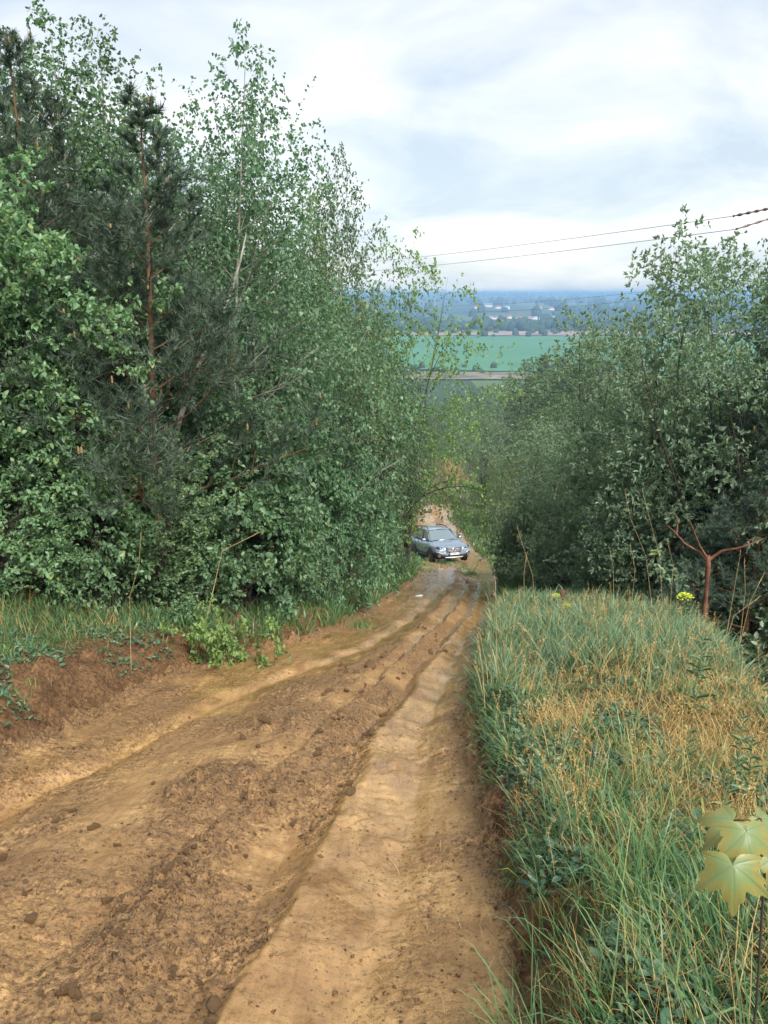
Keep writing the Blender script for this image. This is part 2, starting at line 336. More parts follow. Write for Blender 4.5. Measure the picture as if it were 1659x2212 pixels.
def mud_material():
    m, t, b, o = mat_new('wet_mud')
    L = t.links.new
    ch = N(t, 'ShaderNodeAttribute', attribute_name='churn'); we = N(t, 'ShaderNodeAttribute', attribute_name='wet')
    tcn = N(t, 'ShaderNodeTexCoord')
    n1 = N(t, 'ShaderNodeTexNoise', i_Scale=1.6, i_Detail=8.0, i_Roughness=0.62); L(tcn.outputs['Object'], n1.inputs['Vector'])
    n2 = N(t, 'ShaderNodeTexNoise', i_Scale=24.0, i_Detail=9.0, i_Roughness=0.72); L(tcn.outputs['Object'], n2.inputs['Vector'])
    n3 = N(t, 'ShaderNodeTexNoise', i_Scale=120.0, i_Detail=5.0, i_Roughness=0.65); L(tcn.outputs['Object'], n3.inputs['Vector'])
    # smooth clay
    r1 = N(t, 'ShaderNodeValToRGB'); L(n1.outputs['Fac'], r1.inputs[0])
    r1.color_ramp.elements[0].position = 0.34; r1.color_ramp.elements[0].color = (0.31, 0.172, 0.068, 1)
    r1.color_ramp.elements[1].position = 0.68; r1.color_ramp.elements[1].color = (0.58, 0.365, 0.155, 1)
    e = r1.color_ramp.elements.new(0.5); e.color = (0.45, 0.272, 0.112, 1)
    # churned earth
    r2 = N(t, 'ShaderNodeValToRGB'); L(n2.outputs['Fac'], r2.inputs[0])
    r2.color_ramp.elements[0].position = 0.36; r2.color_ramp.elements[0].color = (0.19, 0.105, 0.046, 1)
    r2.color_ramp.elements[1].position = 0.66; r2.color_ramp.elements[1].color = (0.48, 0.285, 0.118, 1)
    ad = N(t, 'ShaderNodeMath', operation='MULTIPLY_ADD'); L(n2.outputs['Fac'], ad.inputs[0]); ad.inputs[1].default_value = -1.9; ad.inputs[2].default_value = 0.95
    a2 = N(t, 'ShaderNodeMath', operation='ADD'); L(ad.outputs[0], a2.inputs[0]); L(ch.outputs['Fac'], a2.inputs[1])
    mr = N(t, 'ShaderNodeMapRange', interpolation_type='SMOOTHSTEP'); L(a2.outputs[0], mr.inputs['Value']); mr.inputs['From Min'].default_value = 0.22; mr.inputs['From Max'].default_value = 0.62
    mpS = N(t, 'ShaderNodeMapping'); mpS.inputs['Scale'].default_value = (9.0, 1.3, 1.0); L(tcn.outputs['Object'], mpS.inputs[0]); nS = N(t, 'ShaderNodeTexNoise', i_Scale=1.0, i_Detail=6.0, i_Roughness=0.65); L(mpS.outputs[0], nS.inputs['Vector'])
    rS = N(t, 'ShaderNodeValToRGB'); L(nS.outputs['Fac'], rS.inputs[0]); rS.color_ramp.elements[0].position = 0.33; rS.color_ramp.elements[0].color = (0.66, 0.60, 0.55, 1); rS.color_ramp.elements[1].position = 0.62; rS.color_ramp.elements[1].color = (1.06, 1.06, 1.06, 1)
    mS = N(t, 'ShaderNodeMix', data_type='RGBA', blend_type='MULTIPLY'); mS.inputs['Factor'].default_value = 0.8; L(r1.outputs[0], mS.inputs['A']); L(rS.outputs[0], mS.inputs['B'])
    mx = N(t, 'ShaderNodeMix', data_type='RGBA'); L(mr.outputs[0], mx.inputs['Factor']); L(mS.outputs['Result'], mx.inputs['A']); L(r2.outputs[0], mx.inputs['B'])
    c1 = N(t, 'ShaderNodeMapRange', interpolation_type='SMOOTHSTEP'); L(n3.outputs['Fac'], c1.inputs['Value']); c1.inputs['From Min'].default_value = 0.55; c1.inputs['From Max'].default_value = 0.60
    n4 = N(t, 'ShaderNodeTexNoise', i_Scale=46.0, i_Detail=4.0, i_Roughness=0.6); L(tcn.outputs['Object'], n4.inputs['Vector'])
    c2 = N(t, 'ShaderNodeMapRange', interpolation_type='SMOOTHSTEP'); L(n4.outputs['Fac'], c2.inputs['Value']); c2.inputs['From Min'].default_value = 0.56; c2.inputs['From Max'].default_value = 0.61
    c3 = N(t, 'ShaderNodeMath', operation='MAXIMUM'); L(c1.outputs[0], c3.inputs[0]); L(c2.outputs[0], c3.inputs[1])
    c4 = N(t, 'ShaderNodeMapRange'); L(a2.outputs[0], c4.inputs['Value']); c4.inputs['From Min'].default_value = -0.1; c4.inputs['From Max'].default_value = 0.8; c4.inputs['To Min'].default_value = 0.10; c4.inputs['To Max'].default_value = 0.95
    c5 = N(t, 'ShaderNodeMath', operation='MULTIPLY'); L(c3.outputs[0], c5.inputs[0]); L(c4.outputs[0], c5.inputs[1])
    mK = N(t, 'ShaderNodeMix', data_type='RGBA'); L(c5.outputs[0], mK.inputs['Factor']); L(mx.outputs['Result'], mK.inputs['A']); mK.inputs['B'].default_value = (0.062, 0.032, 0.014, 1); mx = mK  # dark specks: moist crumbs, with their shade also put into the colour
    # wet film
    wa = N(t, 'ShaderNodeMath', operation='MULTIPLY_ADD'); L(n1.outputs['Fac'], wa.inputs[0]); wa.inputs[1].default_value = 1.2; L(we.outputs['Fac'], wa.inputs[2])
    wr = N(t, 'ShaderNodeMapRange', interpolation_type='SMOOTHSTEP'); L(wa.outputs[0], wr.inputs['Value']); wr.inputs['From Min'].default_value = 0.88; wr.inputs['From Max'].default_value = 1.15
    ro = N(t, 'ShaderNodeMapRange'); L(wr.outputs[0], ro.inputs['Value']); ro.inputs['To Min'].default_value = 0.62; ro.inputs['To Max'].default_value = 0.14
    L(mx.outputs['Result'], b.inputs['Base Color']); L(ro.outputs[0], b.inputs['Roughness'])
    b.inputs['Specular IOR Level'].default_value = 0.5
    bp = N(t, 'ShaderNodeBump'); bp.inputs['Strength'].default_value = 0.9; bp.inputs['Distance'].default_value = 0.028
    hm = N(t, 'ShaderNodeMath', operation='MULTIPLY_ADD'); L(n3.outputs['Fac'], hm.inputs[0]); hm.inputs[1].default_value = 0.28; L(n2.outputs['Fac'], hm.inputs[2])
    hm2 = N(t, 'ShaderNodeMath', operation='MULTIPLY_ADD'); L(nS.outputs['Fac'], hm2.inputs[0]); hm2.inputs[1].default_value = 0.9; L(hm.outputs[0], hm2.inputs[2]); hm = hm2
    # tread prints across the tracks, only here and there
    wv = N(t, 'ShaderNodeTexWave', wave_type='BANDS', bands_direction='Y', i_Scale=2.6, i_Distortion=2.2, i_Detail=2.0); wv.inputs['Detail Scale'].default_value = 2.5; L(tcn.outputs['Object'], wv.inputs['Vector'])
    wm = N(t, 'ShaderNodeMapRange', interpolation_type='SMOOTHSTEP'); L(nS.outputs['Fac'], wm.inputs['Value']); wm.inputs['From Min'].default_value = 0.50; wm.inputs['From Max'].default_value = 0.62; wm.inputs['To Max'].default_value = 0.55
    wx_ = N(t, 'ShaderNodeMath', operation='MULTIPLY'); L(wv.outputs['Fac'], wx_.inputs[0]); L(wm.outputs[0], wx_.inputs[1])
    hm3 = N(t, 'ShaderNodeMath', operation='ADD'); L(wx_.outputs[0], hm3.inputs[0]); L(hm.outputs[0], hm3.inputs[1]); hm = hm3
    hk = N(t, 'ShaderNodeMapRange'); L(ch.outputs['Fac'], hk.inputs['Value']); hk.inputs['To Min'].default_value = 0.45; hk.inputs['To Max'].default_value = 1.6
    h2 = N(t, 'ShaderNodeMath', operation='MULTIPLY'); L(hm.outputs[0], h2.inputs[0]); L(hk.outputs[0], h2.inputs[1])
    wk = N(t, 'ShaderNodeMapRange'); L(wr.outputs[0], wk.inputs['Value']); wk.inputs['To Min'].default_value = 1.0; wk.inputs['To Max'].default_value = 0.25
    h3 = N(t, 'ShaderNodeMath', operation='MULTIPLY'); L(h2.outputs[0], h3.inputs[0]); L(wk.outputs[0], h3.inputs[1]); h2 = h3
    L(h2.outputs[0], bp.inputs['Height']); L(bp.outputs[0], b.inputs['Normal'])
    return m
M['mud'] = mud_material()
def soil_material():
    m, t, b, o = mat_new('forest_soil'); L = t.links.new
    tcn = N(t, 'ShaderNodeTexCoord'); litter = N(t, 'ShaderNodeAttribute', attribute_name='litter')
    n1 = N(t, 'ShaderNodeTexNoise', i_Scale=3.0, i_Detail=9.0, i_Roughness=0.68); L(tcn.outputs['Object'], n1.inputs['Vector'])
    n2 = N(t, 'ShaderNodeTexNoise', i_Scale=26.0, i_Detail=6.0, i_Roughness=0.65); L(tcn.outputs['Object'], n2.inputs['Vector'])
    r1 = N(t, 'ShaderNodeValToRGB'); L(n1.outputs['Fac'], r1.inputs[0])
    r1.color_ramp.elements[0].position = 0.34; r1.color_ramp.elements[0].color = (0.098, 0.053, 0.024, 1)
    r1.color_ramp.elements[1].position = 0.68; r1.color_ramp.elements[1].color = (0.245, 0.138, 0.064, 1)
    r2 = N(t, 'ShaderNodeValToRGB'); L(n2.outputs['Fac'], r2.inputs[0])
    r2.color_ramp.elements[0].position = 0.35; r2.color_ramp.elements[0].color = (0.05, 0.055, 0.026, 1)
    r2.color_ramp.elements[1].position = 0.66; r2.color_ramp.elements[1].color = (0.19, 0.155, 0.065, 1)
    mx = N(t, 'ShaderNodeMix', data_type='RGBA'); L(litter.outputs['Fac'], mx.inputs['Factor']); L(r1.outputs[0], mx.inputs['A']); L(r2.outputs[0], mx.inputs['B'])
    rV = N(t, 'ShaderNodeValToRGB'); L(n2.outputs['Fac'], rV.inputs[0]); rV.color_ramp.elements[0].position = 0.36; rV.color_ramp.elements[0].color = (0.42, 0.40, 0.38, 1); rV.color_ramp.elements[1].position = 0.62; rV.color_ramp.elements[1].color = (1.2, 1.2, 1.2, 1)
    mV = N(t, 'ShaderNodeMix', data_type='RGBA', blend_type='MULTIPLY'); mV.inputs['Factor'].default_value = 1.0; L(mx.outputs['Result'], mV.inputs['A']); L(rV.outputs[0], mV.inputs['B'])
    L(mV.outputs['Result'], b.inputs['Base Color']); b.inputs['Roughness'].default_value = 0.85; b.inputs['Specular IOR Level'].default_value = 0.25
    bp = N(t, 'ShaderNodeBump'); bp.inputs['Strength'].default_value = 0.9; bp.inputs['Distance'].default_value = 0.03
    L(n2.outputs['Fac'], bp.inputs['Height']); L(bp.outputs[0], b.inputs['Normal'])
    return m
M['soil'] = soil_material()
DL = XL(Yg) - Xg; DR = Xg - XR(Yg)
edge_n = 0.5 * fbm(Xg * 1.5, Yg * 1.5, 61, 3)
LIT = np.maximum(np.maximum(smooth((DL - 0.62 + edge_n) / 0.5), smooth((DR - 0.22 + 0.2 * edge_n) / 0.2)), smooth((Yg - 63) / 2))
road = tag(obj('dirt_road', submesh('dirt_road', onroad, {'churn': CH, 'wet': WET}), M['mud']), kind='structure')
ground = tag(obj('ground', submesh('ground', ~onroad, {'litter': LIT}), M['soil']), kind='structure')
# the land behind the camera
_x = np.linspace(-40, 40, 60); _y = np.linspace(-25, 1.4, 40); GX, GY = np.meshgrid(_x, _y)
_gz = H0(GX, GY) - 0.06
_j = np.arange(39)[:, None] * 60 + np.arange(59)[None]
bk = tag(obj('ground', mesh_data('ground_behind', np.stack([GX, GY, _gz], -1), np.stack([_j, _j + 1, _j + 61, _j + 60], -1).reshape(-1, 4), None, True, {'litter': np.ones(GX.size)}), M['soil']), kind='structure')

# clods of earth thrown up along the ridge: the largest are pieces of the road, the crumbs one mass
def clod_mesh(seed, sub=2):
    bm = bmesh.new(); bmesh.ops.create_icosphere(bm, subdivisions=sub, radius=1.0)
    V = np.array([v.co[:] for v in bm.verts]); r = np.random.default_rng(seed)
    for k in range(10):
        d = r.normal(size=3); d /= np.linalg.norm(d); c = r.uniform(0.35, 0.8); dd = V @ d
        V = V - np.outer(np.clip(dd - c, 0, None) * 0.85, d)
    V = V * (1 + 0.38 * fbm(V[:, 0] * 2.6 + seed, V[:, 1] * 2.6 + V[:, 2] * 2.2, seed, 4, 0.65))[:, None]
    V *= np.array([1.0, r.uniform(0.6, 0.9), r.uniform(0.5, 0.75)])
    F = np.array([[v.index for v in f.verts] for f in bm.faces]); bm.free()
    return V, F
def clod_data(seed):
    V, F = clod_mesh(seed); me = mesh_data('mud_clod', V, None, F, True, {'churn': np.full(len(V), 1.4), 'wet': np.full(len(V), 0.15)})  # churn beyond full: clod shading deepened through a darker colour
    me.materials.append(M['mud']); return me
clods = [clod_data(s) for s in range(6)]
def on_mud(x, y):
    """height of the finished road surface"""
    i = int(np.clip(np.searchsorted(yrow, y), 1, ROWS - 1)); j = int(np.clip(np.searchsorted(Xg[i], x), 0, COLS - 1)); return float(Zg[i, j])
big = [(800, 1442, 44), (770, 1455, 30), (715, 1497, 34), (700, 1505, 22), (545, 1660, 34), (632, 1762, 30), (610, 1768, 18), (155, 1748, 26), (548, 1790, 26), (385, 1885, 46), (360, 1905, 38), (405, 1860, 30), (420, 1905, 26), (330, 1978, 40), (350, 1998, 30), (255, 2035, 42), (240, 2010, 24), (280, 2050, 26), (90, 2155, 28), (160, 2110, 30), (430, 2095, 34), (370, 2098, 30), (450, 2080, 24), (500, 2130, 26), (300, 1990, 20), (540, 1900, 24), (530, 1838, 22), (690, 1620, 22), (740, 1640, 20), (560, 1625, 22), (265, 1960, 24), (215, 2150, 22), (345, 2165, 30), (390, 2185, 22), (830, 1420, 22), (860, 1455, 18), (640, 1700, 20), (590, 1720, 22), (480, 1760, 20), (470, 1990, 18), (185, 1560, 20), (130, 1590, 18), (60, 1690, 18), (245, 1530, 16)]
rs = random.Random(5)
for k, (u, v, s) in enumerate(big):
    x, y = hit(u, v, 0.03); d = y / CP; r = s * PX * d / FPX * 0.5 * 0.9
    obj('mud_clod', clods[k % 6], None, road, loc=(x, y, on_mud(x, y) + r * 0.38), rot=(rs.uniform(-.4, .4), rs.uniform(-.4, .4), rs.uniform(0, 6.3)), scl=(r, r, r))
# further clods where the road is churned most, smaller with distance from the ridge
g_ = np.random.default_rng(77); ty = 2.0 * (17 / 2.0) ** g_.random(9000); tx = XL(ty) - 0.1 + g_.random(9000) * (XR(ty) - XL(ty) + 0.1)
near_ridge = np.minimum(np.minimum(np.abs(tx - C_ridge(ty)) / 0.30, np.abs(tx - C_dark(ty)) / 0.5), np.minimum(np.abs(tx - C_edge(ty)) / 0.10, np.abs(tx - XL(ty) - 0.1) / 0.2))
tp = np.exp(-near_ridge ** 2) * (0.25 + 0.75 * (vnoise(tx * 2.4, ty * 1.6, 801) > 0.5)); pick = np.nonzero(g_.random(9000) < tp * 0.10)[0][:235]
for k in pick:
    r = (0.013 + 0.040 * g_.random() ** 2.2) * (1 + ty[k] * 0.035); x, y = tx[k], ty[k]
    obj('mud_clod', clods[k % 6], None, road, loc=(x, y, on_mud(x, y) + r * 0.4), rot=(rs.uniform(-.6, .6), rs.uniform(-.6, .6), rs.uniform(0, 6.3)), scl=(r, r * rs.uniform(.6, 1.1), r * rs.uniform(.6, 1)))
OCT = np.array([[1, 0, 0], [-1, 0, 0], [0, 1, 0], [0, -1, 0], [0, 0, 1], [0, 0, -1.0]]); OCF = np.array([[0, 2, 4], [2, 1, 4], [1, 3, 4], [3, 0, 4], [2, 0, 5], [1, 2, 5], [3, 1, 5], [0, 3, 5]])
cs = [(OCT * rng.uniform(0.45, 1.25, (6, 1)) + rng.normal(0, 0.22, (6, 3)), OCF) for k in range(12)]
mbc = MB(); cnt = 0
cy_ = 1.9 * (26 / 1.9) ** rng.random(120000); cx_ = XL(cy_) - 0.35 + rng.random(120000) * (XR(cy_) - XL(cy_) + 0.5)
ci = np.clip(np.searchsorted(yrow, cy_), 1, ROWS - 1); cf = np.clip((cx_ - cen[ci]) / np.where(cx_ < cen[ci], 2.6 + 0.85 * yrow[ci], 3.4 + 0.85 * yrow[ci]), -1, 1); cj = np.clip(np.searchsorted(_t, cf), 0, COLS - 1)
sel = np.nonzero(rng.random(120000) < CH[ci, cj] ** 1.2 * 0.42 + 0.02)[0][:20000]
for k in sel:
    r = min(0.04, (0.003 + 0.006 * rng.random() ** 2 + 0.010 * rng.random() ** 9)) * (1 + cy_[k] * 0.07)
    V, F = cs[cnt % 12]; a = rng.random() * 6.3; c, s_ = math.cos(a), math.sin(a); cnt += 1
    V = (V * r * np.array([1, 1, 0.9])) @ np.array([[c, s_, 0], [-s_, c, 0], [0, 0, 1]]) + np.array([cx_[k], cy_[k], Zg[ci[k], cj[k]] + r * 0.25])
    mbc.add(V, None, F)
me = mbc.data('mud_crumbs', False)
for nm, val in (('churn', 1.3), ('wet', 0.1)):  # crumbs coloured darker too, which deepens their shading
    at = me.attributes.new(nm, 'FLOAT', 'POINT'); at.data.foreach_set('value', np.full(len(me.vertices), val, np.float32))
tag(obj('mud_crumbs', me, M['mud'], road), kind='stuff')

# ------------------------------------------------------------------ trees
def nrm(a): return a / (np.linalg.norm(a, axis=-1, keepdims=True) + 1e-12)
def leaf_mesh(name, P, D, Nn, S, kind='oval', wid=0.6):
    """one small leaf blade per row: P base, D direction, Nn upper side, S length"""
    D = nrm(D); B = nrm(np.cross(D, Nn)); U = np.cross(B, D); S = S[:, None]; n = len(P)
    if kind == 'rhomb':
        V = np.stack([P, P + D * S * 0.45 + B * S * wid * 0.5 + U * S * 0.06, P + D * S - U * S * 0.08, P + D * S * 0.45 - B * S * wid * 0.5 + U * S * 0.06], 1)
        q = np.arange(n)[:, None] * 4 + np.arange(4)[None]
        return mesh_data(name, V, q)
    if kind == 'needle':
        V = np.stack([P + B * S * wid, P - B * S * wid, P + D * S], 1)
        return mesh_data(name, V, None, np.arange(n)[:, None] * 3 + np.arange(3)[None])
    V = np.stack([P, P + D * S * 0.3 + B * S * wid * 0.46 + U * S * 0.10, P + D * S * 0.68 + B * S * wid * 0.36 + U * S * 0.06, P + D * S - U * S * 0.16,
                  P + D * S * 0.68 - B * S * wid * 0.36 + U * S * 0.06, P + D * S * 0.3 - B * S * wid * 0.46 + U * S * 0.10], 1)
    a = np.arange(n)[:, None] * 6
    q = np.concatenate([a + np.array([[0, 1, 2, 3]]), a + np.array([[0, 3, 4, 5]])], 0)
    return mesh_data(name, V, q)

def grow(seed, spec):
    """branching skeleton: returns tubes [(points, radii, level)] and twigs [(points)] that carry the leaves"""
    r = random.Random(seed); tubes = []; twigs = []
    last = len(spec['len'])
    def run(p, d, L, rad, lev, tfrac):
        n = spec['seg'][lev]; j = spec['jit'][lev]; tr = spec['trop'][lev]
        pts = [p]; px, py, pz = p; ax, ay, az = d; st = L / n
        for i in range(n):
            ax += r.gauss(0, j); ay += r.gauss(0, j); az += r.gauss(0, j) + tr
            k = 1 / math.sqrt(ax * ax + ay * ay + az * az + 1e-9); ax *= k; ay *= k; az *= k
            px += ax * st; py += ay * st; pz += az * st; pts.append((px, py, pz))
        P = np.array(pts); R_ = rad * (1 - np.linspace(0, 1, n + 1) * spec['taper'][lev])
        if rad > spec.get('rmin', 0.0): tubes.append((P, np.maximum(R_, 0.0015), lev))
        if lev >= spec.get('leaf_from', last): twigs.append((P, lev))
        if lev == last: return
        m = spec['num'][lev]; m = m if isinstance(m, int) else max(2, int(m[0] + m[1] * L))
        t0 = spec['t0'][lev]; az0 = r.random() * 6.3
        for c in range(m):
            t = t0 + (1 - t0) * ((c + r.uniform(0.1, 0.9)) / m); t = min(t, 0.999)
            f = t * n; i = int(f); q = P[i] + (P[i + 1] - P[i]) * (f - i); T = P[i + 1] - P[i]; T = T / np.linalg.norm(T)
            phi = az0 + c * 2.39996 + r.uniform(-.4, .4)
            if lev > 0 and spec.get('flat'): phi = (0 if c % 2 else math.pi) + r.gauss(0, spec['flat'])
            A = np.cross(T, (0.0, 0.0, 1.0) if abs(T[2]) < 0.95 else (1.0, 0.0, 0.0)); A /= np.linalg.norm(A); B = np.cross(A, T)
            an = spec['ang'][lev]; an = an(t) if callable(an) else an
            an = math.radians(an + r.gauss(0, 8))
            dd = T * math.cos(an) + (A * math.cos(phi) + B * math.sin(phi)) * math.sin(an)
            l = spec['len'][lev]; l = (l(t) if callable(l) else l) * L * r.uniform(0.75, 1.2)
            rr = rad * (1 - t * spec['taper'][lev]) * spec['rr'][lev]
            run(tuple(q), tuple(dd), l, rr, lev + 1, t)
        return
    for (p, d, L, rad) in spec['stems'](r): run(p, d, L, rad, 0, 0)
    return tubes, twigs

def bark_mesh(name, tubes, sides=(7, 5, 3, 3)):
    mb = MB()
    for P, R_, lev in tubes: mb.tube(P, R_, sides[min(lev, 3)], cap=(lev == 0))
    return mb.data(name, True)

def leaves_on(twigs, per_m, size, seed, droop=0.3, out=0.9, up=0.8, jitter=0.5, tip=2, clump=None, bias=0.8):
    g = np.random.default_rng(seed); Ps, Ds, Ns = [], [], []
    clump_top = 0.72 * max(P[-1][2] for P, lev in twigs)
    if clump:        # leaves gather in sprays with gaps between them
        C = np.array([P[len(P) // 2] for P, lev in twigs]); f, thr = clump
        cl = fbm(C[:, 0] * f + 0.6 * C[:, 2] * f, C[:, 1] * f - 0.5 * C[:, 2] * f, seed, 2); twigs = [t for t, c in zip(twigs, cl) if c > thr or t[0][0][2] > clump_top]
    for P, lev in twigs:
        seg = np.linalg.norm(np.diff(P, axis=0), axis=1).sum(); n = max(2, int(seg * per_m * g.uniform(0.7, 1.3)))
        t = np.concatenate([g.random(n) ** bias, np.ones(tip) * 0.999]) * (len(P) - 1); i = t.astype(int); f = (t - i)[:, None]
        T = nrm(P[i + 1] - P[i]); q = P[i] + (P[i + 1] - P[i]) * f
        rd = g.normal(size=(len(t), 3)); rd -= (rd * T).sum(1, keepdims=True) * T; rd = nrm(rd)
        D = T * 0.55 + rd * out + np.array([0, 0, -droop]); Ps.append(q); Ds.append(D)
        Ns.append(np.array([0, 0, up]) + g.normal(size=(len(t), 3)) * jitter)
    P = np.concatenate(Ps); D = np.concatenate(Ds); Nn = np.concatenate(Ns)
    return P, D, Nn, size * np.exp(g.normal(size=len(P)) * 0.22)

def tree_kind(name, seed, spec, H, bark, leafm, leaf, sides=(7, 5, 3, 3), kind='oval', wid=0.6):
    tubes, twigs = grow(seed, spec)
    P, D, Nn, S = leaves_on(twigs, seed=seed, **leaf)
    bm_ = bark_mesh(name + '_trunk', tubes, sides); bm_.materials.append(bark)
    lm = leaf_mesh(name + '_crown', P, D, Nn, S, kind, wid); lm.materials.append(leafm)
    return {'H': H, 'parts': [('trunk', bm_), ('crown', lm)], 'n': len(P)}
def plant(kindd, name, label, cat, x, y, height, rot=0.0, group=None, sx=1.0, lean=(0, 0), sink=0.05, leafm=None):
    s = height / kindd['H']
    z = float(ground_z(np.array([x]), np.array([y]))[0]) - sink
    o = thing(name, label, cat, (x, y, z), (lean[0], lean[1], rot), group, (s * sx, s * sx, s))
    for nm, me in kindd['parts']:
        c = obj(nm, me, None, o)
        if nm == 'pollen_cones': c['kind'] = 'stuff'
        if nm == 'crown' and leafm is not None:
            c.material_slots[0].link = 'OBJECT'; c.material_slots[0].material = leafm
    return o
def at(u, y):
    """ground point at distance y under photo column u"""
    x = 0.0
    for _ in range(4):
        z = float(ground_z(np.array([x]), np.array([y]))[0]); d = y * CP - (z - EYE) * SP; x = (u * PX - 384) / FPX * d
    return x
def top_height(u, v, y):
    """height above the ground of the photo point (u, v) at distance y"""
    x = at(u, y); d = ray(u, v); return EYE + d[2] * y / d[1] - float(ground_z(np.array([x]), np.array([y]))[0])

def stem1(L, r, lean=0.03): return lambda q: [((0, 0, -0.1), (q.gauss(0, lean), q.gauss(0, lean), 1), L, r)]
def birch_spec(H=8.0, rad=0.055, wide=0.30, n1=44, droop=-0.10):
    return dict(stems=stem1(H, rad), seg=[14, 8, 6, 5], jit=[0.022, 0.10, 0.16, 0.2], trop=[0.02, 0.0, droop * 0.6, droop * 1.3], taper=[0.93, 0.85, 0.8, 0.6],
                num=[n1, (4, 5.5), (2, 8)], t0=[0.10, 0.15, 0.12], ang=[lambda t: 62 - 30 * t, 42, 44],
                len=[lambda t: wide * (0.35 + 1.0 * t / 0.35 if t < 0.35 else 1.35 * (1.06 - t) / 0.71 + 0.08) * 0.85, 0.42, 0.5], rr=[0.42, 0.5, 0.5], leaf_from=2, rmin=0.0028)
def bushy_spec(H=3.0, nst=7, spread=0.45, rad=0.025, flat=0.5):
    def st(q):
        return [((q.gauss(0, .12), q.gauss(0, .12), -0.1), (math.cos(a) * spread * q.uniform(.3, 1.4), math.sin(a) * spread * q.uniform(.3, 1.4), 1), H * q.uniform(0.75, 1.08), rad * q.uniform(.7, 1.2)) for a in [k * 6.283 / nst + q.uniform(-.4, .4) for k in range(nst)]]
    return dict(stems=st, seg=[9, 6, 5, 4], jit=[0.09, 0.13, 0.17, 0.2], trop=[0.02, 0.01, -0.01, -0.02], taper=[0.9, 0.85, 0.8, 0.6],
                num=[13, (3, 5), (2, 5)], t0=[0.10, 0.15, 0.15], ang=[58, 48, 45], len=[lambda t: 0.42 - 0.20 * t, 0.55, 0.55], rr=[0.5, 0.5, 0.5], flat=flat, leaf_from=2, rmin=0.0022)
def willow_spec(H=7.0, nst=9):
    def st(q):
        return [((q.gauss(0, .2), q.gauss(0, .2), -0.1), (math.cos(a) * 0.32 * q.uniform(.2, 1.3), math.sin(a) * 0.32 * q.uniform(.2, 1.3), 1), H * q.uniform(0.7, 1.05), 0.05 * q.uniform(.7, 1.2)) for a in [k * 6.283 / nst + q.uniform(-.4, .4) for k in range(nst)]]
    return dict(stems=st, seg=[12, 7, 6, 4], jit=[0.07, 0.10, 0.12, 0.18], trop=[0.035, 0.06, 0.05, 0.03], taper=[0.92, 0.85, 0.8, 0.6],
                num=[18, (3, 4.2), (2, 5)], t0=[0.03, 0.12, 0.12], ang=[50, 44, 42], len=[lambda t: 0.25 - 0.13 * t, 0.5, 0.5], rr=[0.45, 0.5, 0.5], leaf_from=2, rmin=0.003)

lf_birch = dict(per_m=20, size=0.054, droop=0.55, out=0.8, up=0.5, jitter=0.8, clump=(1.1, -0.18), bias=0.7)
K = {}
for k, (sd_, wd) in enumerate([(11, 0.25), (12, 0.28), (13, 0.24)]):
    K['birch%d' % k] = tree_kind('birch', sd_, birch_spec(wide=wd, n1=[44, 38, 44][k]), 8.0, M['bark_birch'], M['leaf_birch'], lf_birch, kind='rhomb', wid=0.75)
K['weep'] = tree_kind('weeping_birch', 21, birch_spec(wide=0.25, n1=44, droop=-0.2), 8.0, M['bark_grey'], M['leaf_birch_dark'], dict(lf_birch, droop=0.9, per_m=20), kind='rhomb', wid=0.75)
for k in range(2):
    hz_ = bushy_spec(H=5.0, nst=8, spread=0.20, rad=0.035); hz_['len'] = [lambda t: 0.27 - 0.13 * t, 0.5, 0.55]; hz_['num'] = [17, (3, 5), (2, 5)]; hz_['t0'] = [0.06, 0.15, 0.15]
    K['hazel%d' % k] = tree_kind('hazel', 31 + k, hz_, 5.0, M['bark_grey'], M['leaf_hazel'], dict(per_m=23, size=0.068, droop=0.05, out=0.9, up=1.1, jitter=0.5, clump=(1.9, -0.10), bias=0.6, tip=4), wid=0.72)
K['viburnum'] = tree_kind('viburnum', 35, bushy_spec(nst=9, spread=0.5), 3.0, M['bark_grey'], M['leaf_hazel_dark'], dict(per_m=24, size=0.076, droop=0.2, out=0.9, up=0.9, jitter=0.5, clump=(2.2, -0.10), bias=0.6, tip=4), wid=0.66)
for k in range(2):
    K['willow%d' % k] = tree_kind('willow', 41 + k, willow_spec(nst=8), 7.0, M['bark_dark'], M['leaf_willow'], dict(per_m=11, size=0.085, droop=-0.1, out=0.75, up=0.6, jitter=0.5, clump=(1.3, -0.04), bias=0.4, tip=5), wid=0.46)
hs = bushy_spec(H=5.0, nst=5, spread=0.35, rad=0.04, flat=1.2); hs['trop'] = [0.01, -0.05, -0.05, -0.05]; hs['len'] = [lambda t: 0.5 - 0.2 * t, 0.5, 0.45]; hs['num'] = [8, (2, 3), (1, 4)]
K['hawthorn'] = tree_kind('hawthorn', 55, hs, 5.0, M['bark_grey'], M['leaf_hawthorn'], dict(per_m=30, size=0.052, droop=0.1, out=0.9, up=0.7, jitter=0.6), kind='rhomb', wid=0.8)
ss = bushy_spec(H=0.6, nst=6, spread=0.45, rad=0.006, flat=1.0); ss['num'] = [4, 2, 2]; ss['len'] = [lambda t: 0.35, 0.5, 0.5]; ss['leaf_from'] = 1
K['sapling'] = tree_kind('sapling', 61, ss, 0.6, M['bark_grey'], M['leaf_yellow'], dict(per_m=26, size=0.05, droop=0.0, out=0.9, up=0.8, jitter=0.4), wid=0.6)
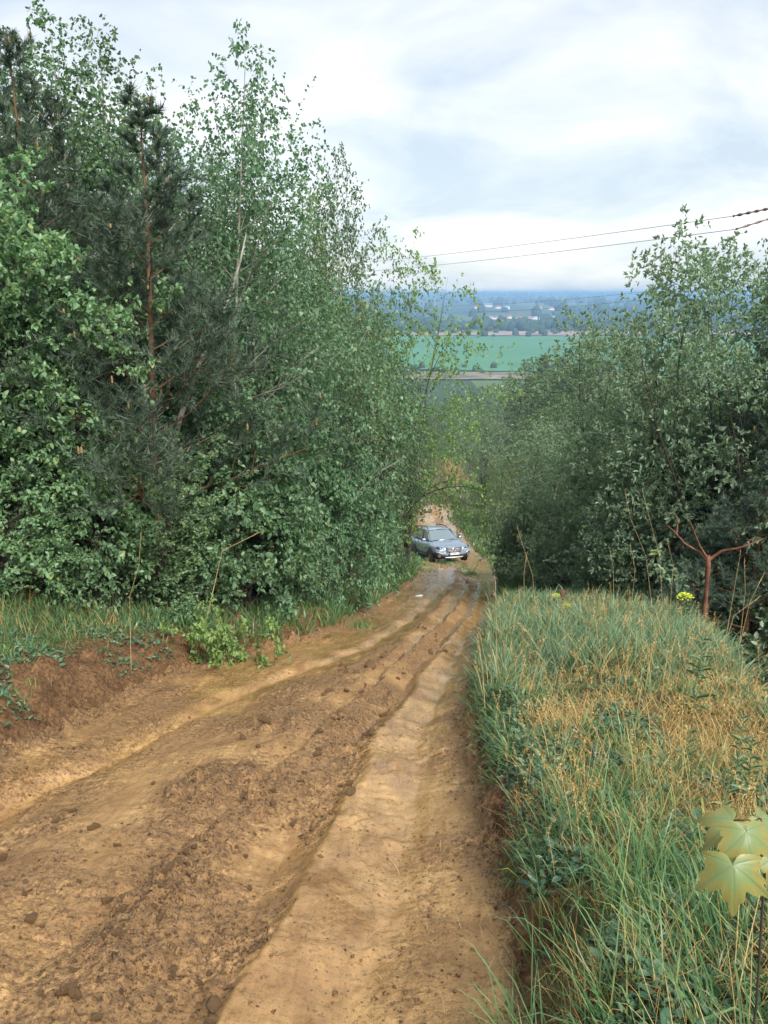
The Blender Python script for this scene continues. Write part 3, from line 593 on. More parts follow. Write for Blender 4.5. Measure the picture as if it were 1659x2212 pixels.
for k in range(2):
    fs = birch_spec(H=10, wide=0.30, n1=26); fs['seg'] = [8, 4, 3, 2]; fs['num'] = [26, (3, 1.6), 2]
    K['far%d' % k] = tree_kind('distant_tree', 71 + k, fs, 10.0, M['bark_birch'], M['leaf_far'], dict(per_m=9, size=0.17, droop=0.3, out=0.9, up=0.5, jitter=0.8), sides=(5, 3, 3, 3), kind='rhomb', wid=0.7)

def pine_kind(seed, H=8.0, wide=0.26):
    def st(q): return [((0, 0, -0.1), (q.gauss(0, .008), q.gauss(0, .008), 1), H, H * 0.010)]
    sp = dict(stems=st, seg=[16, 7, 5, 3], jit=[0.012, 0.08, 0.1, 0.12], trop=[0.02, 0.05, 0.10, 0.16], taper=[0.9, 0.8, 0.75, 0.5],
              num=[46, (3, 3.6), (2, 4)], t0=[0.22, 0.25, 0.25], ang=[lambda t: 78 - 34 * t, 46, 42],
              len=[lambda t: wide * min(1, 1.3 * (1.03 - t)) + 0.02, 0.42, 0.5], rr=[0.4, 0.55, 0.5], leaf_from=2, rmin=0.0)
    tubes, twigs = grow(seed, sp); g = np.random.default_rng(seed)
    Ps, Ds, Ns = [], [], []; cmb_ = MB()
    for P, lev in twigs:
        L = np.linalg.norm(P[-1] - P[0]); k0 = max(0, len(P) - 4); Q = P[k0:]
        n = int(35 + 35 * min(L, 0.5)); t = g.random(n) * (len(Q) - 1) * 0.999; i = t.astype(int); f = (t - i)[:, None]
        T = nrm(Q[i + 1] - Q[i]); rd = g.normal(size=(n, 3)); rd -= (rd * T).sum(1, keepdims=True) * T
        Ps.append(Q[i] + (Q[i + 1] - Q[i]) * f); Ds.append(T * 0.75 + nrm(rd) * 0.75 + np.array([0, 0, 0.15])); Ns.append(g.normal(size=(n, 3)))
        if lev == 3 and P[-1][2] > P[0][2] + 0.05 and g.random() < 0.05 and P[-1][2] > H * 0.35:
            a = P[-1]; hh = g.uniform(0.05, 0.11); cmb_.tube(np.array([a, a + [0, 0, hh * .4], a + [0, 0, hh * .8], a + [0, 0, hh * 1.1]]), [0.010, 0.017, 0.013, 0.004], 5)
    P = np.concatenate(Ps); S = np.full(len(P), 0.115) * np.exp(g.normal(size=len(P)) * 0.2)
    lm = leaf_mesh('pine_crown', P, np.concatenate(Ds), np.concatenate(Ns), S, 'needle', 0.042); lm.materials.append(M['needle'])
    bmh = bark_mesh('pine_trunk', tubes); bmh.materials.append(M['bark_pine'])
    cm = cmb_.data('pine_cones', True); cm.materials.append(M['candle'])
    return {'H': H, 'parts': [('trunk', bmh), ('crown', lm), ('pollen_cones', cm)], 'n': len(P)}
K['pine0'] = pine_kind(81); K['pine1'] = pine_kind(82, wide=0.22)
print({k: v['n'] for k, v in K.items()})

def put(kind, name, label, cat, u, y, vtop, rot=0.0, group=None, sx=1.0, dx=0.0, **kw):
    x = at(u, y) + dx
    return plant(K[kind], name, label, cat, x, y, top_height(u, vtop, y), rot, group, sx, **kw)
# --- wood on the uphill side of the road, front row
put('birch1', 'birch_tree', 'tall birch whose boughs reach in at the top corner over the pines', 'tree', -70, 13.0, -260, 0.4, sx=0.85)
put('pine0', 'pine_tree', 'tall dark pine with yellow pollen cones near the top corner of the wood', 'tree', 142, 12.9, 70, 1.0, sx=1.0)
put('pine1', 'pine_tree', 'dark pine with bare orange trunk between two birches', 'tree', 348, 12.4, 215, 2.2, sx=1.25)
put('pine1', 'pine_tree', 'small soft needled pine with reddish trunk among hazel bushes', 'tree', 268, 12.9, 720, 4.0, sx=1.1)
put('birch0', 'birch_tree', 'birch with slim top showing just behind the tallest pine', 'tree', 215, 14.6, 30, 2.0, sx=1.0)
put('birch2', 'birch_tree', 'birch with a narrow feathery top between the pines and the big birch', 'tree', 312, 15.2, 35, 0.7, sx=1.0)
put('birch1', 'birch_tree', 'largest birch, pointed top against the sky above the road bend', 'tree', 512, 15.2, 85, 3.9, sx=0.85)
put('birch0', 'birch_tree', 'birch standing at the shoulder of the largest birch', 'tree', 572, 16.6, 285, 5.1, sx=0.72)
put('birch2', 'birch_tree', 'pale yellow green birch in a gap of the wood', 'tree', 688, 22.0, 390, 1.9, leafm=M['leaf_yellow'], sx=0.7)
put('birch1', 'birch_tree', 'slender pointed birch nearest the open valley view', 'tree', 762, 19.5, 320, 0.2, sx=0.6)
put('birch2', 'birch_tree', 'lower birch beside the power lines at the end of the wood', 'tree', 785, 24.0, 540, 2.9, sx=0.65)
put('weep', 'birch_tree', 'dark weeping birch hanging over the parked car', 'tree', 825, 28.0, 680, 1.3, sx=0.7)
put('weep', 'birch_tree', 'dark drooping birch at the bend of the muddy road', 'tree', 760, 23.0, 700, 4.4, sx=0.85)
put('weep', 'birch_tree', 'low dark birch between drooping birch and viburnum bushes', 'tree', 700, 19.5, 740, 2.4, sx=0.9)
put('weep', 'birch_tree', 'last dark birch of the wood, its boughs beside the car roof', 'tree', 848, 33.0, 820, 5.4, sx=0.7)
put('hawthorn', 'hawthorn_tree', 'thin yellow green hawthorn with arching twigs against the blue valley', 'tree', 862, 30.0, 640, 0.9, sx=0.75)
# bare leaning birch stem
def leaning_stem():
    y = 13.2; pts = []
    for (u, v) in [(330, 1150), (385, 905), (420, 800), (455, 715), (490, 620), (505, 560), (515, 500)]:
        d = ray(u, v); pts.append((d[0] * y / d[1], y + 0.12 * len(pts), EYE + d[2] * y / d[1]))
    mb = MB(); mb.tube(np.array(pts), [0.06, 0.046, 0.042, 0.038, 0.030, 0.02, 0.01], 8)
    return mb
o = thing('birch_tree', 'leaning white birch stem crossing the dark wood', 'tree')
leaning_stem().build('trunk', M['bark_birch'], o, True)
# --- shrub layer
put('hazel0', 'hazel_bush', 'big pale green hazel bush filling the lower corner of the wood', 'bush', 30, 11.4, 420, 0.3, sx=0.95)
put('hazel1', 'hazel_bush', 'pale hazel bush with upright leafy shoots before the small pine', 'bush', 225, 11.7, 590, 1.3, sx=0.8)
put('hazel1', 'hazel_bush', 'hazel bush at the foot of the two pines', 'bush', 345, 12.4, 960, 3.3, sx=1.3)
put('hazel0', 'hazel_bush', 'low hazel bush over the grassy verge at the edge of the photo', 'bush', 10, 11.0, 900, 4.6, sx=1.2)
put('viburnum', 'viburnum_bush', 'broad leafy bush below the largest birch', 'bush', 520, 13.8, 900, 0.9, sx=0.9)
put('viburnum', 'viburnum_bush', 'rounded bush with drooping leaves beside the dark birches', 'bush', 690, 17.0, 935, 2.6, sx=0.7)
put('viburnum', 'viburnum_bush', 'low leafy bush touching the earth bank by the yellow saplings', 'bush', 625, 15.2, 1090, 4.2, sx=0.8)
put('viburnum', 'viburnum_bush', 'small dark bush between hazel and broad bush, over the dry grass', 'bush', 430, 13.0, 1090, 5.4, sx=0.85)
put('viburnum', 'viburnum_bush', 'dark bush low at the road edge before the car', 'bush', 755, 21.0, 1090, 1.1, sx=0.8)
put('viburnum', 'viburnum_bush', 'lowest dark bush hugging the road edge beside the car', 'bush', 818, 26.5, 1110, 3.1, sx=0.75)
put('sapling', 'maple_sapling', 'bushy yellow green sapling on top of the earth bank', 'sapling', 518, 10.9, 1298, 0.4, sx=0.8)
put('sapling', 'maple_sapling', 'smaller yellow green sapling beside the bushy one', 'sapling', 432, 10.4, 1292, 2.4, sx=0.7)
# --- deeper rows of the wood: each label says what it stands behind
bt = random.Random(3)
deep = [(-60, 14, -60, 'birch behind the corner birch, its top cut by the photo edge'), (40, 16, 60, 'birch filling the gap behind the corner hazel'), (120, 17.5, 170, 'birch directly behind the tallest pine'), (400, 17.5, 250, 'birch showing over the shoulder of the orange trunked pine'),
        (450, 19, 330, 'birch tucked in behind the largest birch trunk'), (500, 19.5, 310, 'birch behind the crown of the largest birch'), (585, 20.5, 470, 'birch between the shoulder birch and the yellow green one'), (255, 18.5, 190, 'birch behind the slim topped birch')]
for i, (u, y, v, lab) in enumerate(deep):
    put(['birch0', 'birch1', 'birch2'][i % 3], 'birch_tree', lab, 'tree', u, y, v + 20, bt.uniform(0, 6.3), sx=1.1)
for i, (u, y, v) in enumerate([(20, 19, 80), (180, 20, 280), (500, 22, 450), (350, 22, 360), (700, 25, 560), (755, 29, 690), (640, 26, 560), (560, 26, 480), (440, 26, 450)]):
    put(['birch0', 'birch1', 'birch2'][i % 3], 'birch_tree', 'birch deep in the wood, only scraps of leaves showing between front trees', 'tree', u, y, v + 20, bt.uniform(0, 6.3), group='birches deep in the wood', sx=1.1)
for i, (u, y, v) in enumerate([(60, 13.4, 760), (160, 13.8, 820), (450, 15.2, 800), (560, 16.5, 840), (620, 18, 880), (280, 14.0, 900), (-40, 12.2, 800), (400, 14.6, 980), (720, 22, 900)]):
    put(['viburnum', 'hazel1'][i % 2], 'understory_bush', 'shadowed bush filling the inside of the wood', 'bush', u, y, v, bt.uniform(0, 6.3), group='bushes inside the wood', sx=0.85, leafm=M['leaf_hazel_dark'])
# --- thicket on the downhill side
put('willow0', 'willow_tree', 'large many stemmed willow with upright leafy shoots above the grassy bank', 'tree', 1425, 16.4, 500, 0.5, sx=0.85)
put('willow1', 'willow_tree', 'willow with bluish leaves behind the dead forked snag', 'tree', 1565, 14.8, 590, 1.9, sx=0.85)
put('willow1', 'willow_tree', 'light green willow between the big willow and the car', 'tree', 1290, 21.5, 700, 3.3, sx=0.8)
put('willow0', 'willow_tree', 'low pale willow bush nearest the car', 'bush', 1170, 27.5, 900, 5.0, sx=1.0)
put('willow0', 'willow_tree', 'dense willow leaning in at the edge of the photo', 'tree', 1690, 13.6, 700, 2.8, sx=0.9)
put('willow1', 'willow_tree', 'low willow bush under the large willow', 'bush', 1345, 18.0, 860, 4.3, sx=1.2)
put('willow0', 'willow_tree', 'low spreading willow beyond the tree stump', 'bush', 1250, 21.0, 980, 1.0, sx=1.4)
put('willow1', 'willow_tree', 'low willow growth behind the yellow spurge', 'bush', 1470, 15.4, 920, 0.1, sx=1.3)
put('pine0', 'pine_tree', 'dark pine at the far edge under the pole insulator', 'tree', 1690, 14.4, 430, 2.0, sx=0.8)
put('pine1', 'pine_tree', 'small dark pine with feathery needles behind the snag', 'tree', 1600, 13.0, 980, 0.6, sx=1.5)
put('pine1', 'pine_tree', 'small dark pine low behind the bank beside the snag', 'tree', 1440, 15.4, 1010, 2.6, sx=1.5)
put('birch2', 'birch_tree', 'slim birch top under the pole insulator', 'tree', 1605, 16.0, 420, 4.0, sx=0.6)
for u, y, v, lab in [(1480, 20, 690, 'birch hidden behind the largest willow'), (1640, 19, 740, 'birch hidden behind the edge pine'), (1370, 25, 830, 'birch hidden behind the light green willow'), (1560, 25, 820, 'birch hidden behind the bluish willow')]:
    put('birch0', 'birch_tree', lab, 'tree', u, y, v, bt.uniform(0, 6.3), sx=1.2)
for u, y, v, lab in [(1165, 23.5, 1060, 'sage green bush low at the verge just past the car'), (1235, 19.5, 1085, 'sage green bush behind the tree stump'), (1315, 17.2, 1100, 'low bush behind the short dry stalks'), (1400, 15.8, 1090, 'low bush behind the longest dry stalk'), (1490, 15.2, 1095, 'low bush filling the gap behind the yellow spurge'), (1590, 14.9, 1090, 'low bush on the outer side of the forked snag'), (1670, 13.9, 1060, 'low bush at the dropping edge of the bank')]:
    put('viburnum', 'willow_bush', lab, 'bush', u, y, v, bt.uniform(0, 6.3), sx=1.0, leafm=M['leaf_sage'])
# --- beyond the car
put('willow1', 'willow_tree', 'small many stemmed tree standing alone in the clearing beyond the car', 'tree', 1042, 62.0, 900, 0.4, sx=0.9)
put('hawthorn', 'hawthorn_tree', 'yellow green shrub at the edge of the clearing beyond the car', 'bush', 1085, 54.0, 1000, 2.0, sx=0.8)
far = [(985, 150, 845), (1010, 140, 840), (1040, 130, 835), (1070, 125, 830), (1095, 118, 815), (1120, 110, 785), (1135, 100, 775), (1165, 96, 770), (1185, 92, 770), (1210, 88, 755), (1235, 80, 735), (1260, 74, 735), (1290, 70, 740), (1330, 66, 740), (1060, 100, 880), (1100, 92, 850), (1140, 84, 820), (1180, 78, 800), (1220, 72, 790), (1000, 120, 880), (965, 130, 860), (940, 110, 870), (1160, 68, 880), (1120, 74, 905), (1205, 64, 850), (985, 104, 905), (900, 120, 850), (870, 100, 840), (930, 88, 900), (1000, 84, 915), (1150, 50, 900), (1200, 46, 860), (1110, 58, 930)]
for i, (u, y, v) in enumerate(far):
    if i in (7, 9, 11): put('pine0', 'pine_tree', 'dark pine among the pale trees down the slope', 'tree', u, y, v, i, group='pines down the slope', sx=1.1)
    else: put('far%d' % (i % 2), 'birch_tree', 'hazy green tree in the wood down the slope beyond the car', 'tree', u, y, v, i * 1.7, group='trees down the slope', sx=1.15)

# ------------------------------------------------------------------ grass and small plants
M['grass'] = leaf_mat('grass_blade', (0.052, 0.134, 0.055), (0.145, 0.268, 0.105), (0.28, 0.31, 0.09), trans=0.25, rough=0.4, hue=0.0)
M['grass_soft'] = leaf_mat('soft_grass_blade', (0.080, 0.155, 0.082), (0.185, 0.280, 0.145), (0.34, 0.33, 0.14), trans=0.25, rough=0.45, hue=0.0)
M['straw'] = leaf_mat('dry_grass_blade', (0.32, 0.21, 0.070), (0.58, 0.43, 0.175), (0.32, 0.16, 0.06), trans=0.15, rough=0.6, hue=0.0)
M['weed'] = leaf_mat('weed_leaf', (0.048, 0.115, 0.068), (0.110, 0.205, 0.115), (0.16, 0.23, 0.10), trans=0.2, rough=0.4, hue=0.0)
M['stalk'] = plain('dry_stalk', (0.42, 0.30, 0.13), 0.7, var=0.25)
M['spurge'] = plain('spurge_flower', (0.55, 0.62, 0.05), 0.6, var=0.25, scale=30)
M['snag'] = plain('dead_pine_wood', (0.13, 0.050, 0.026), 0.75, var=0.6, scale=10, bump=0.01)

def blades(P, h, wd, az, lean, curl):
    """bent tapering blades: base, two rings and a tip"""
    c, s = np.cos(az), np.sin(az); dirv = np.stack([c, s, 0 * c], -1); side = np.stack([-s, c, 0 * c], -1)
    # width is turned by a random angle so that blades are not all edge-on to their lean
    tw = rng.uniform(0, 2 * math.pi, len(P)); side = np.stack([np.cos(tw), np.sin(tw), 0 * tw], -1) * 0.7 + side * 0.5; side = nrm(side)
    out_ = []
    for f, wf in ((0, 1.0), (0.4, 0.85), (0.75, 0.55)):
        l = lean * f + curl * f * f
        C = P + dirv * (h * l)[:, None] + np.array([0, 0, 1.0]) * (h * f * np.sqrt(np.clip(1 - np.minimum(l, .95) ** 2, .08, 1)))[:, None]
        out_ += [C - side * (wd * wf / 2)[:, None], C + side * (wd * wf / 2)[:, None]]
    l = lean + curl
    T = P + dirv * (h * l)[:, None] + np.array([0, 0, 1.0]) * (h * np.sqrt(np.clip(1 - np.minimum(l, .97) ** 2, .05, 1)))[:, None]
    V = np.stack(out_ + [T], 1); a = np.arange(len(P))[:, None] * 7
    q = np.concatenate([a + np.array([[0, 1, 3, 2]]), a + np.array([[2, 3, 5, 4]])]); t = a + np.array([[4, 5, 6]])
    return V.reshape(-1, 3), q, t
def gauss2(x, y, cx, cy, sx, sy): return np.exp(-((x - cx) / sx) ** 2 - ((y - cy) / sy) ** 2)
def surf(x, y):
    """ground with its relief, for sowing grass (nearest grid point, blended in x)"""
    i = np.clip(np.searchsorted(yrow, y), 1, ROWS - 1)
    f = np.clip((x - cen[i]) / np.where(x < cen[i], 2.6 + 0.85 * yrow[i], 3.4 + 0.85 * yrow[i]), -1, 1); j = np.clip(np.searchsorted(_t, f), 1, COLS - 1)
    x0 = Xg[i, j - 1]; x1 = Xg[i, j]; f = np.clip((x - x0) / (x1 - x0 + 1e-9), 0, 1); return Zg[i, j - 1] * (1 - f) + Zg[i, j] * f
def sow_right(n, y0, y1, power=1.0):
    y = y0 * (y1 / y0) ** (rng.random(n) ** power)
    x = XR(y) + 0.13 + rng.random(n) * (XM(y) + 0.35 - XR(y) - 0.13)
    return x, y
def dry_right(x, y):
    d = 0.42 * gauss2(x, y, 3.0, 7.2, 1.0, 1.6) + 0.5 * gauss2(x, y, 1.9, 5.6, 0.7, 0.9) + 0.45 * gauss2(x, y, 2.3, 4.6, 0.6, 0.8) + 0.55 * gauss2(x, y, 3.4, 6.0, 0.5, 2.0) + 0.8 * gauss2(x, y, 1.75, 2.2, 0.5, 0.4) + 0.5 * gauss2(x, y, 1.0, 4.4, 0.2, 0.7)
    return d + 1.5 * fbm(x * 2.3, y * 1.7, 500, 4) - 0.10
MESHES = {'grass': [], 'soft': [], 'straw': []}
def sow(key, x, y, h, wd, lean, curl, az=None):
    if len(x) > 400 and key != 'straw':           # draw two thirds of the blades together into tufts that lean outwards
        c = rng.permutation(len(x))[:max(1, len(x) // 22)]; own = c[rng.integers(0, len(c), len(x))]
        order = np.argsort(y[c]); cs_ = c[order]; own = cs_[np.clip(np.searchsorted(y[cs_], y) + rng.integers(-3, 4, len(x)), 0, len(cs_) - 1)]
        ok = (rng.random(len(x)) < 0.75) & (np.abs(x[own] - x) < 0.6 + 0.02 * y); r_ = np.abs(rng.normal(0, 0.035 + 0.004 * y)); a_ = rng.uniform(0, 6.283, len(x))
        x = np.where(ok, x[own] + r_ * np.cos(a_), x); y = np.where(ok, y[own] + r_ * np.sin(a_), y); hs_ = rng.uniform(0.6, 1.35, len(x)); h = np.where(ok, h * hs_[own], h)
        az = np.where(ok, a_ + rng.normal(0, .5, len(x)), rng.uniform(0, 6.283, len(x)) if az is None else az); wd = wd * np.exp(rng.normal(0.15, 0.5, len(x)))
    P = np.stack([x, y, surf(x, y) - 0.01], -1); n = len(x)
    az = rng.uniform(0, 2 * math.pi, n) if az is None else az
    MESHES[key].append(blades(P, h, wd, az, lean, curl))
def W(y, base): return np.maximum(base, y * 0.00075)
# downhill bank: mixed coarse turf near the camera
x, y = sow_right(34000, 1.6, 11.0); d = dry_right(x, y); keep = rng.random(len(x)) > 0.72 * smooth((d - 0.1) / 0.9); x, y = x[keep], y[keep]
h = 0.04 + 0.08 * rng.random(len(x)) ** 1.5 + 0.14 * (vnoise(x * 1.5, y * 1.5, 600) > 0.6) * rng.random(len(x)); n = len(x)
sow('grass', x, y, h, W(y, 0.0052), 0.15 + 0.5 * rng.random(n), 0.1 + 0.4 * rng.random(n))
# long soft grass on the back half of the bank
x, y = sow_right(24000, 6.2, 17.0, 0.8); soft = smooth((y - 6.4 - 1.0 * fbm(x, y, 610, 2)) / 1.3) * (1 - 0.8 * smooth((dry_right(x, y) - 0.75) / 0.4)); keep = rng.random(len(x)) < soft; x, y = x[keep], y[keep]; n = len(x)
sow('soft', x, y, 0.22 + 0.20 * rng.random(n), W(y, 0.0045), 0.15 + 0.35 * rng.random(n), 0.15 + 0.45 * rng.random(n), rng.normal(0.6, 1.3, n))
# overhang along the road edge
y = 1.7 * (15 / 1.7) ** rng.random(7000); x = XR(y) + rng.normal(0.20, 0.07, len(y)); keep = vnoise(y * 1.1, y * 0 + 3, 620) > 0.33 - 0.2 * (y > 5.5); x, y = x[keep], y[keep]; n = len(x)
sow('grass', x, y, 0.08 + 0.12 * rng.random(n), W(y, 0.0045), 0.3 + 0.4 * rng.random(n), 0.2 + 0.4 * rng.random(n), rng.normal(math.pi, 0.8, n))
# long blue-green tufts close to the camera
for (u, v, m) in [(1380, 1960, 50), (1330, 1900, 24), (1420, 1870, 35), (1240, 2000, 14), (1180, 1880, 16), (1300, 2130, 36), (1200, 2140, 26), (1120, 2190, 26), (1450, 2060, 24), (1150, 2040, 16), (1250, 1790, 30), (1340, 1640, 30), (1180, 1720, 30), (1500, 2150, 30), (1590, 2060, 30), (1560, 2000, 25)]:
    cx, cy = hit(u, v, 0.5); x = cx + rng.normal(0, 0.06, m); y = cy + rng.normal(0, 0.06, m)
    sow('grass', x, y, 0.22 + 0.26 * rng.random(m), np.full(m, 0.0062), 0.10 + 0.4 * rng.random(m), 0.1 + 0.4 * rng.random(m), rng.normal(2.4, 1.0, m))
# dry grass: mats and standing straws
x, y = sow_right(70000, 1.7, 12.5); d = dry_right(x, y); keep = rng.random(len(x)) < 0.06 + 0.75 * smooth((d + 0.15) / 1.1) ** 1.6; x, y = x[keep], y[keep]; n = len(x)
sow('straw', x, y, 0.07 + 0.15 * rng.random(n), W(y, 0.0032), 0.72 + 0.26 * rng.random(n), 0.1 * rng.random(n) - 0.03)
x, y = sow_right(1500, 1.7, 15.0); n = len(x)
sow('straw', x, y, 0.18 + 0.25 * rng.random(n), W(y, 0.003), 0.1 + 0.6 * rng.random(n), 0.3 * rng.random(n))
x = rng.uniform(0.9, 2.4, 900); y = rng.uniform(1.75, 2.3, 900); keep = rng.random(900) < gauss2(x, y, 1.75, 1.95, 0.5, 0.3); x, y = x[keep], y[keep]; n = len(x)
sow('straw', x, y, 0.25 + 0.3 * rng.random(n), np.full(n, 0.0035), 0.75 + 0.2 * rng.random(n), 0.1 * rng.random(n), rng.normal(0.4, 0.5, n))
# uphill verge
y = 4.6 * (13.5 / 4.6) ** rng.random(30000); dl = 0.3 + 4.0 * rng.random(len(y)); x = XL(y) - dl
edge = smooth((dl - np.interp(y, [5, 7, 10, 14], [0.42, 0.5, 0.75, 0.95]) - 0.55 * fbm(x * 1.3, y * 1.3, 630, 3) + 0.0 * y) / 0.5) + 0.55 * (vnoise(x * 2.4, y * 2.4, 640) > 0.66) * (dl > 0.35)
keep = rng.random(len(y)) < edge; x, y = x[keep], y[keep]; n = len(x); dryl = 0.5 + 0.9 * fbm(x * 1.1, y * 1.1, 650, 3)
tall = smooth((XL(y) - x - 0.9) / 0.8)
gk = rng.random(n) < 0.93 - 0.28 * (dryl > 0.8)
sow('grass', x[gk], y[gk], (0.06 + 0.09 * rng.random(n) + tall * 0.15 * rng.random(n))[gk], W(y[gk], 0.005), 0.1 + 0.4 * rng.random(gk.sum()), 0.4 * rng.random(gk.sum()))
sow('straw', x[~gk], y[~gk], (0.07 + 0.1 * rng.random(n) + tall * 0.28 * rng.random(n))[~gk], W(y[~gk], 0.004), 0.1 + 0.5 * rng.random((~gk).sum()), 0.3 * rng.random((~gk).sum()))
# both verges farther down, and the clearing beyond the car
y = 11 * (44 / 11) ** rng.random(11000); x = XL(y) - 0.12 - 1.4 * rng.random(len(y)) ** 1.3; n = len(y)
sow('grass', x, y, 0.12 + 0.2 * rng.random(n), W(y, 0.006), 0.1 + 0.5 * rng.random(n), 0.3 * rng.random(n))
y = 14 * (60 / 14) ** rng.random(15000); x = XR(y) + 0.1 + 3.5 * rng.random(len(y)) ** 1.2; n = len(y)
sow('grass', x, y, 0.12 + 0.22 * rng.random(n), W(y, 0.006), 0.1 + 0.5 * rng.random(n), 0.3 * rng.random(n))
y = 44 * (105 / 44) ** rng.random(18000); x = rng.uniform(-3, 22, len(y)); ok = (x < XL(y) - 0.1) | (x > XR(y) + 0.1); x, y = x[ok], y[ok]; n = len(y)
dr_ = (y > 78) & (x < 9)
sow('soft', x[~dr_], y[~dr_], 0.25 + 0.3 * rng.random((~dr_).sum()), W(y[~dr_], 0.03), 0.1 + 0.5 * rng.random((~dr_).sum()), 0.3 * rng.random((~dr_).sum()))
sow('straw', x[dr_], y[dr_], 0.3 + 0.4 * rng.random(dr_.sum()), W(y[dr_], 0.03), 0.1 + 0.5 * rng.random(dr_.sum()), 0.3 * rng.random(dr_.sum()))
# tufts left standing between the ruts near the car
for (u, v, s_) in [(905, 1232, .35), (1003, 1228, .22), (965, 1215, .3), (925, 1222, .3), (780, 1352, .16), (1012, 1240, .2)]:
    cx, cy = hit(u, v); m = 260; x = cx + rng.normal(0, s_, m); y = cy + rng.normal(0, s_ * 2.2, m)
    sow('grass', x, y, 0.08 + 0.14 * rng.random(m), W(y, 0.006), 0.1 + 0.5 * rng.random(m), 0.3 * rng.random(m))
y = 1.9 * (9 / 1.9) ** rng.random(420); x = XR(y) - np.abs(rng.normal(0, 0.45, 420)); n = len(x)
sow('straw', x, y, 0.03 + 0.09 * rng.random(n), np.full(n, 0.0022), 0.96 + 0.02 * rng.random(n), 0 * x)
for key, nm, mt, lb in (('grass', 'grass', M['grass'], 'blue green grass covering the banks and road edges'), ('soft', 'long_grass', M['grass_soft'], 'long soft grass bending over the back of the bank'), ('straw', 'dry_grass', M['straw'], 'matted dry straw coloured grass among the green')):
    mb = MB()
    for V, q, t in MESHES[key]: mb.add(V, q, t)
    tag(mb.build(nm, mt), lb, 'grass', kind='stuff')
# grass stems in seed
x, y = sow_right(520, 3.0, 14.5); n = len(x); hh_ = rng.uniform(0.28, 0.55, n); az_ = rng.uniform(0, 6.283, n); ln_ = 0.1 + 0.3 * rng.random(n); cu_ = 0.25 * rng.random(n); P0 = np.stack([x, y, surf(x, y)], -1)
V, q, t = blades(P0, hh_, W(y, 0.0022), az_, ln_, cu_); mb = MB(); mb.add(V, q, t); stem_me = mb.data('seed_heads'); Ps, Ds = [], []
for f in np.linspace(0.70, 1.0, 9):
    l = ln_ * f + cu_ * f * f; C = P0 + np.stack([np.cos(az_), np.sin(az_), 0 * az_], -1) * (hh_ * l)[:, None]; C[:, 2] += hh_ * f * np.sqrt(np.clip(1 - l ** 2, .08, 1))
    for k in range(3): Ps.append(C); Ds.append(rng.normal(0, .6, (n, 3)) + np.array([0, 0, 0.8]))
lm = leaf_mesh('spikelets', np.concatenate(Ps), np.concatenate(Ds), rng.normal(size=(n * 27, 3)), np.tile(0.012 + 0.0008 * y, 27), 'rhomb', 0.4)
sh = tag(obj('seed_heads', stem_me, M['straw']), 'thin grass stems with pale seed heads over the bank', 'grass', kind='stuff'); tag(obj('spikelets', lm, M['straw'], sh), kind='stuff')
# low broad-leaved ground cover
def cover(n, x, y, size, name, label):
    P = np.stack([x, y, surf(x, y) + 0.01 + 0.05 * rng.random(len(x))], -1); a = rng.uniform(0, 6.283, len(x))
    D = np.stack([np.cos(a), np.sin(a), rng.uniform(-0.1, 0.9, len(x))], -1); Nn = np.stack([rng.normal(0, .4, len(x)), rng.normal(0, .4, len(x)), np.ones(len(x))], -1)
    return leaf_mesh(name, P, D, Nn, size * np.exp(rng.normal(size=len(x)) * .3), 'oval', 0.62)
x, y = sow_right(34000, 1.6, 7.5); m = (fbm(x * 2.0, y * 2.0, 700, 3) > 0.02) & (dry_right(x, y) < 0.6); x, y = x[m], y[m]
y2 = 1.7 * (13 / 1.7) ** rng.random(5000); x2 = XR(y2) + 0.12 + 0.26 * rng.random(len(y2)); m = vnoise(y2 * 1.7, x2 * 0.5, 720) > 0.4; x2, y2 = x2[m], y2[m]
y3 = 5 * (12 / 5) ** rng.random(8000); x3 = XL(y3) - 0.2 - 1.6 * rng.random(len(y3)); m = vnoise(x3 * 2.2, y3 * 2.2, 710) > 0.52; x3, y3 = x3[m], y3[m]
x = np.concatenate([x, x2, x3]); y = np.concatenate([y, y2, y3])
tag(obj('ground_cover', cover(0, x, y, 0.026 + 0.0016 * y, 'ground_cover', ''), M['weed']), 'small dark broad leaved weeds covering the banks', 'weeds', kind='stuff')

# upright weeds on the bank
def weed_kind(seed, H=0.5, n=26, size=0.12):
    g = np.random.default_rng(seed); P = np.stack([g.normal(0, .008, 9).cumsum(), g.normal(0, .008, 9).cumsum(), np.linspace(-.02, H, 9)], -1)
    mb = MB(); mb.tube(P, np.linspace(0.005, 0.002, 9), 5); t = np.sort(g.random(n)) * 7.9; i = t.astype(int); q = P[i] + (P[i + 1] - P[i]) * (t - i)[:, None]
    a = np.arange(n) * 2.4; up = 0.1 + 0.9 * t / 8 + g.normal(0, .35, n); D = np.stack([np.cos(a), np.sin(a), up], -1)
    lm = leaf_mesh('weed_leaves', q, D, np.tile([[0, 0, 1.0]], (n, 1)) + g.normal(size=(n, 3)) * .45, size * (1.15 - 0.6 * t / 8) * g.uniform(.6, 1.2, n), 'oval', 0.24)
    sm = mb.data('weed_stem', True); sm.materials.append(M['grass_soft']); lm.materials.append(M['grass_soft'])
    return [('stem', sm), ('foliage', lm)]
WK = [weed_kind(1), weed_kind(2, 0.42, 22, 0.13), weed_kind(3, 0.6, 30, 0.11)]
def weed(k, u, v, h, label):
    x, y = hit(u, v, 0.52); z = float(surf(np.array([x]), np.array([y]))[0]); s_ = h / 0.5
    o = thing('tall_weed', label, 'weed', (x, y, z), (rs.uniform(-.12, .12), rs.uniform(-.12, .12), rs.uniform(0, 6)), None, (s_, s_, s_))
    for nm, me in WK[k]: obj(nm, me, None, o)
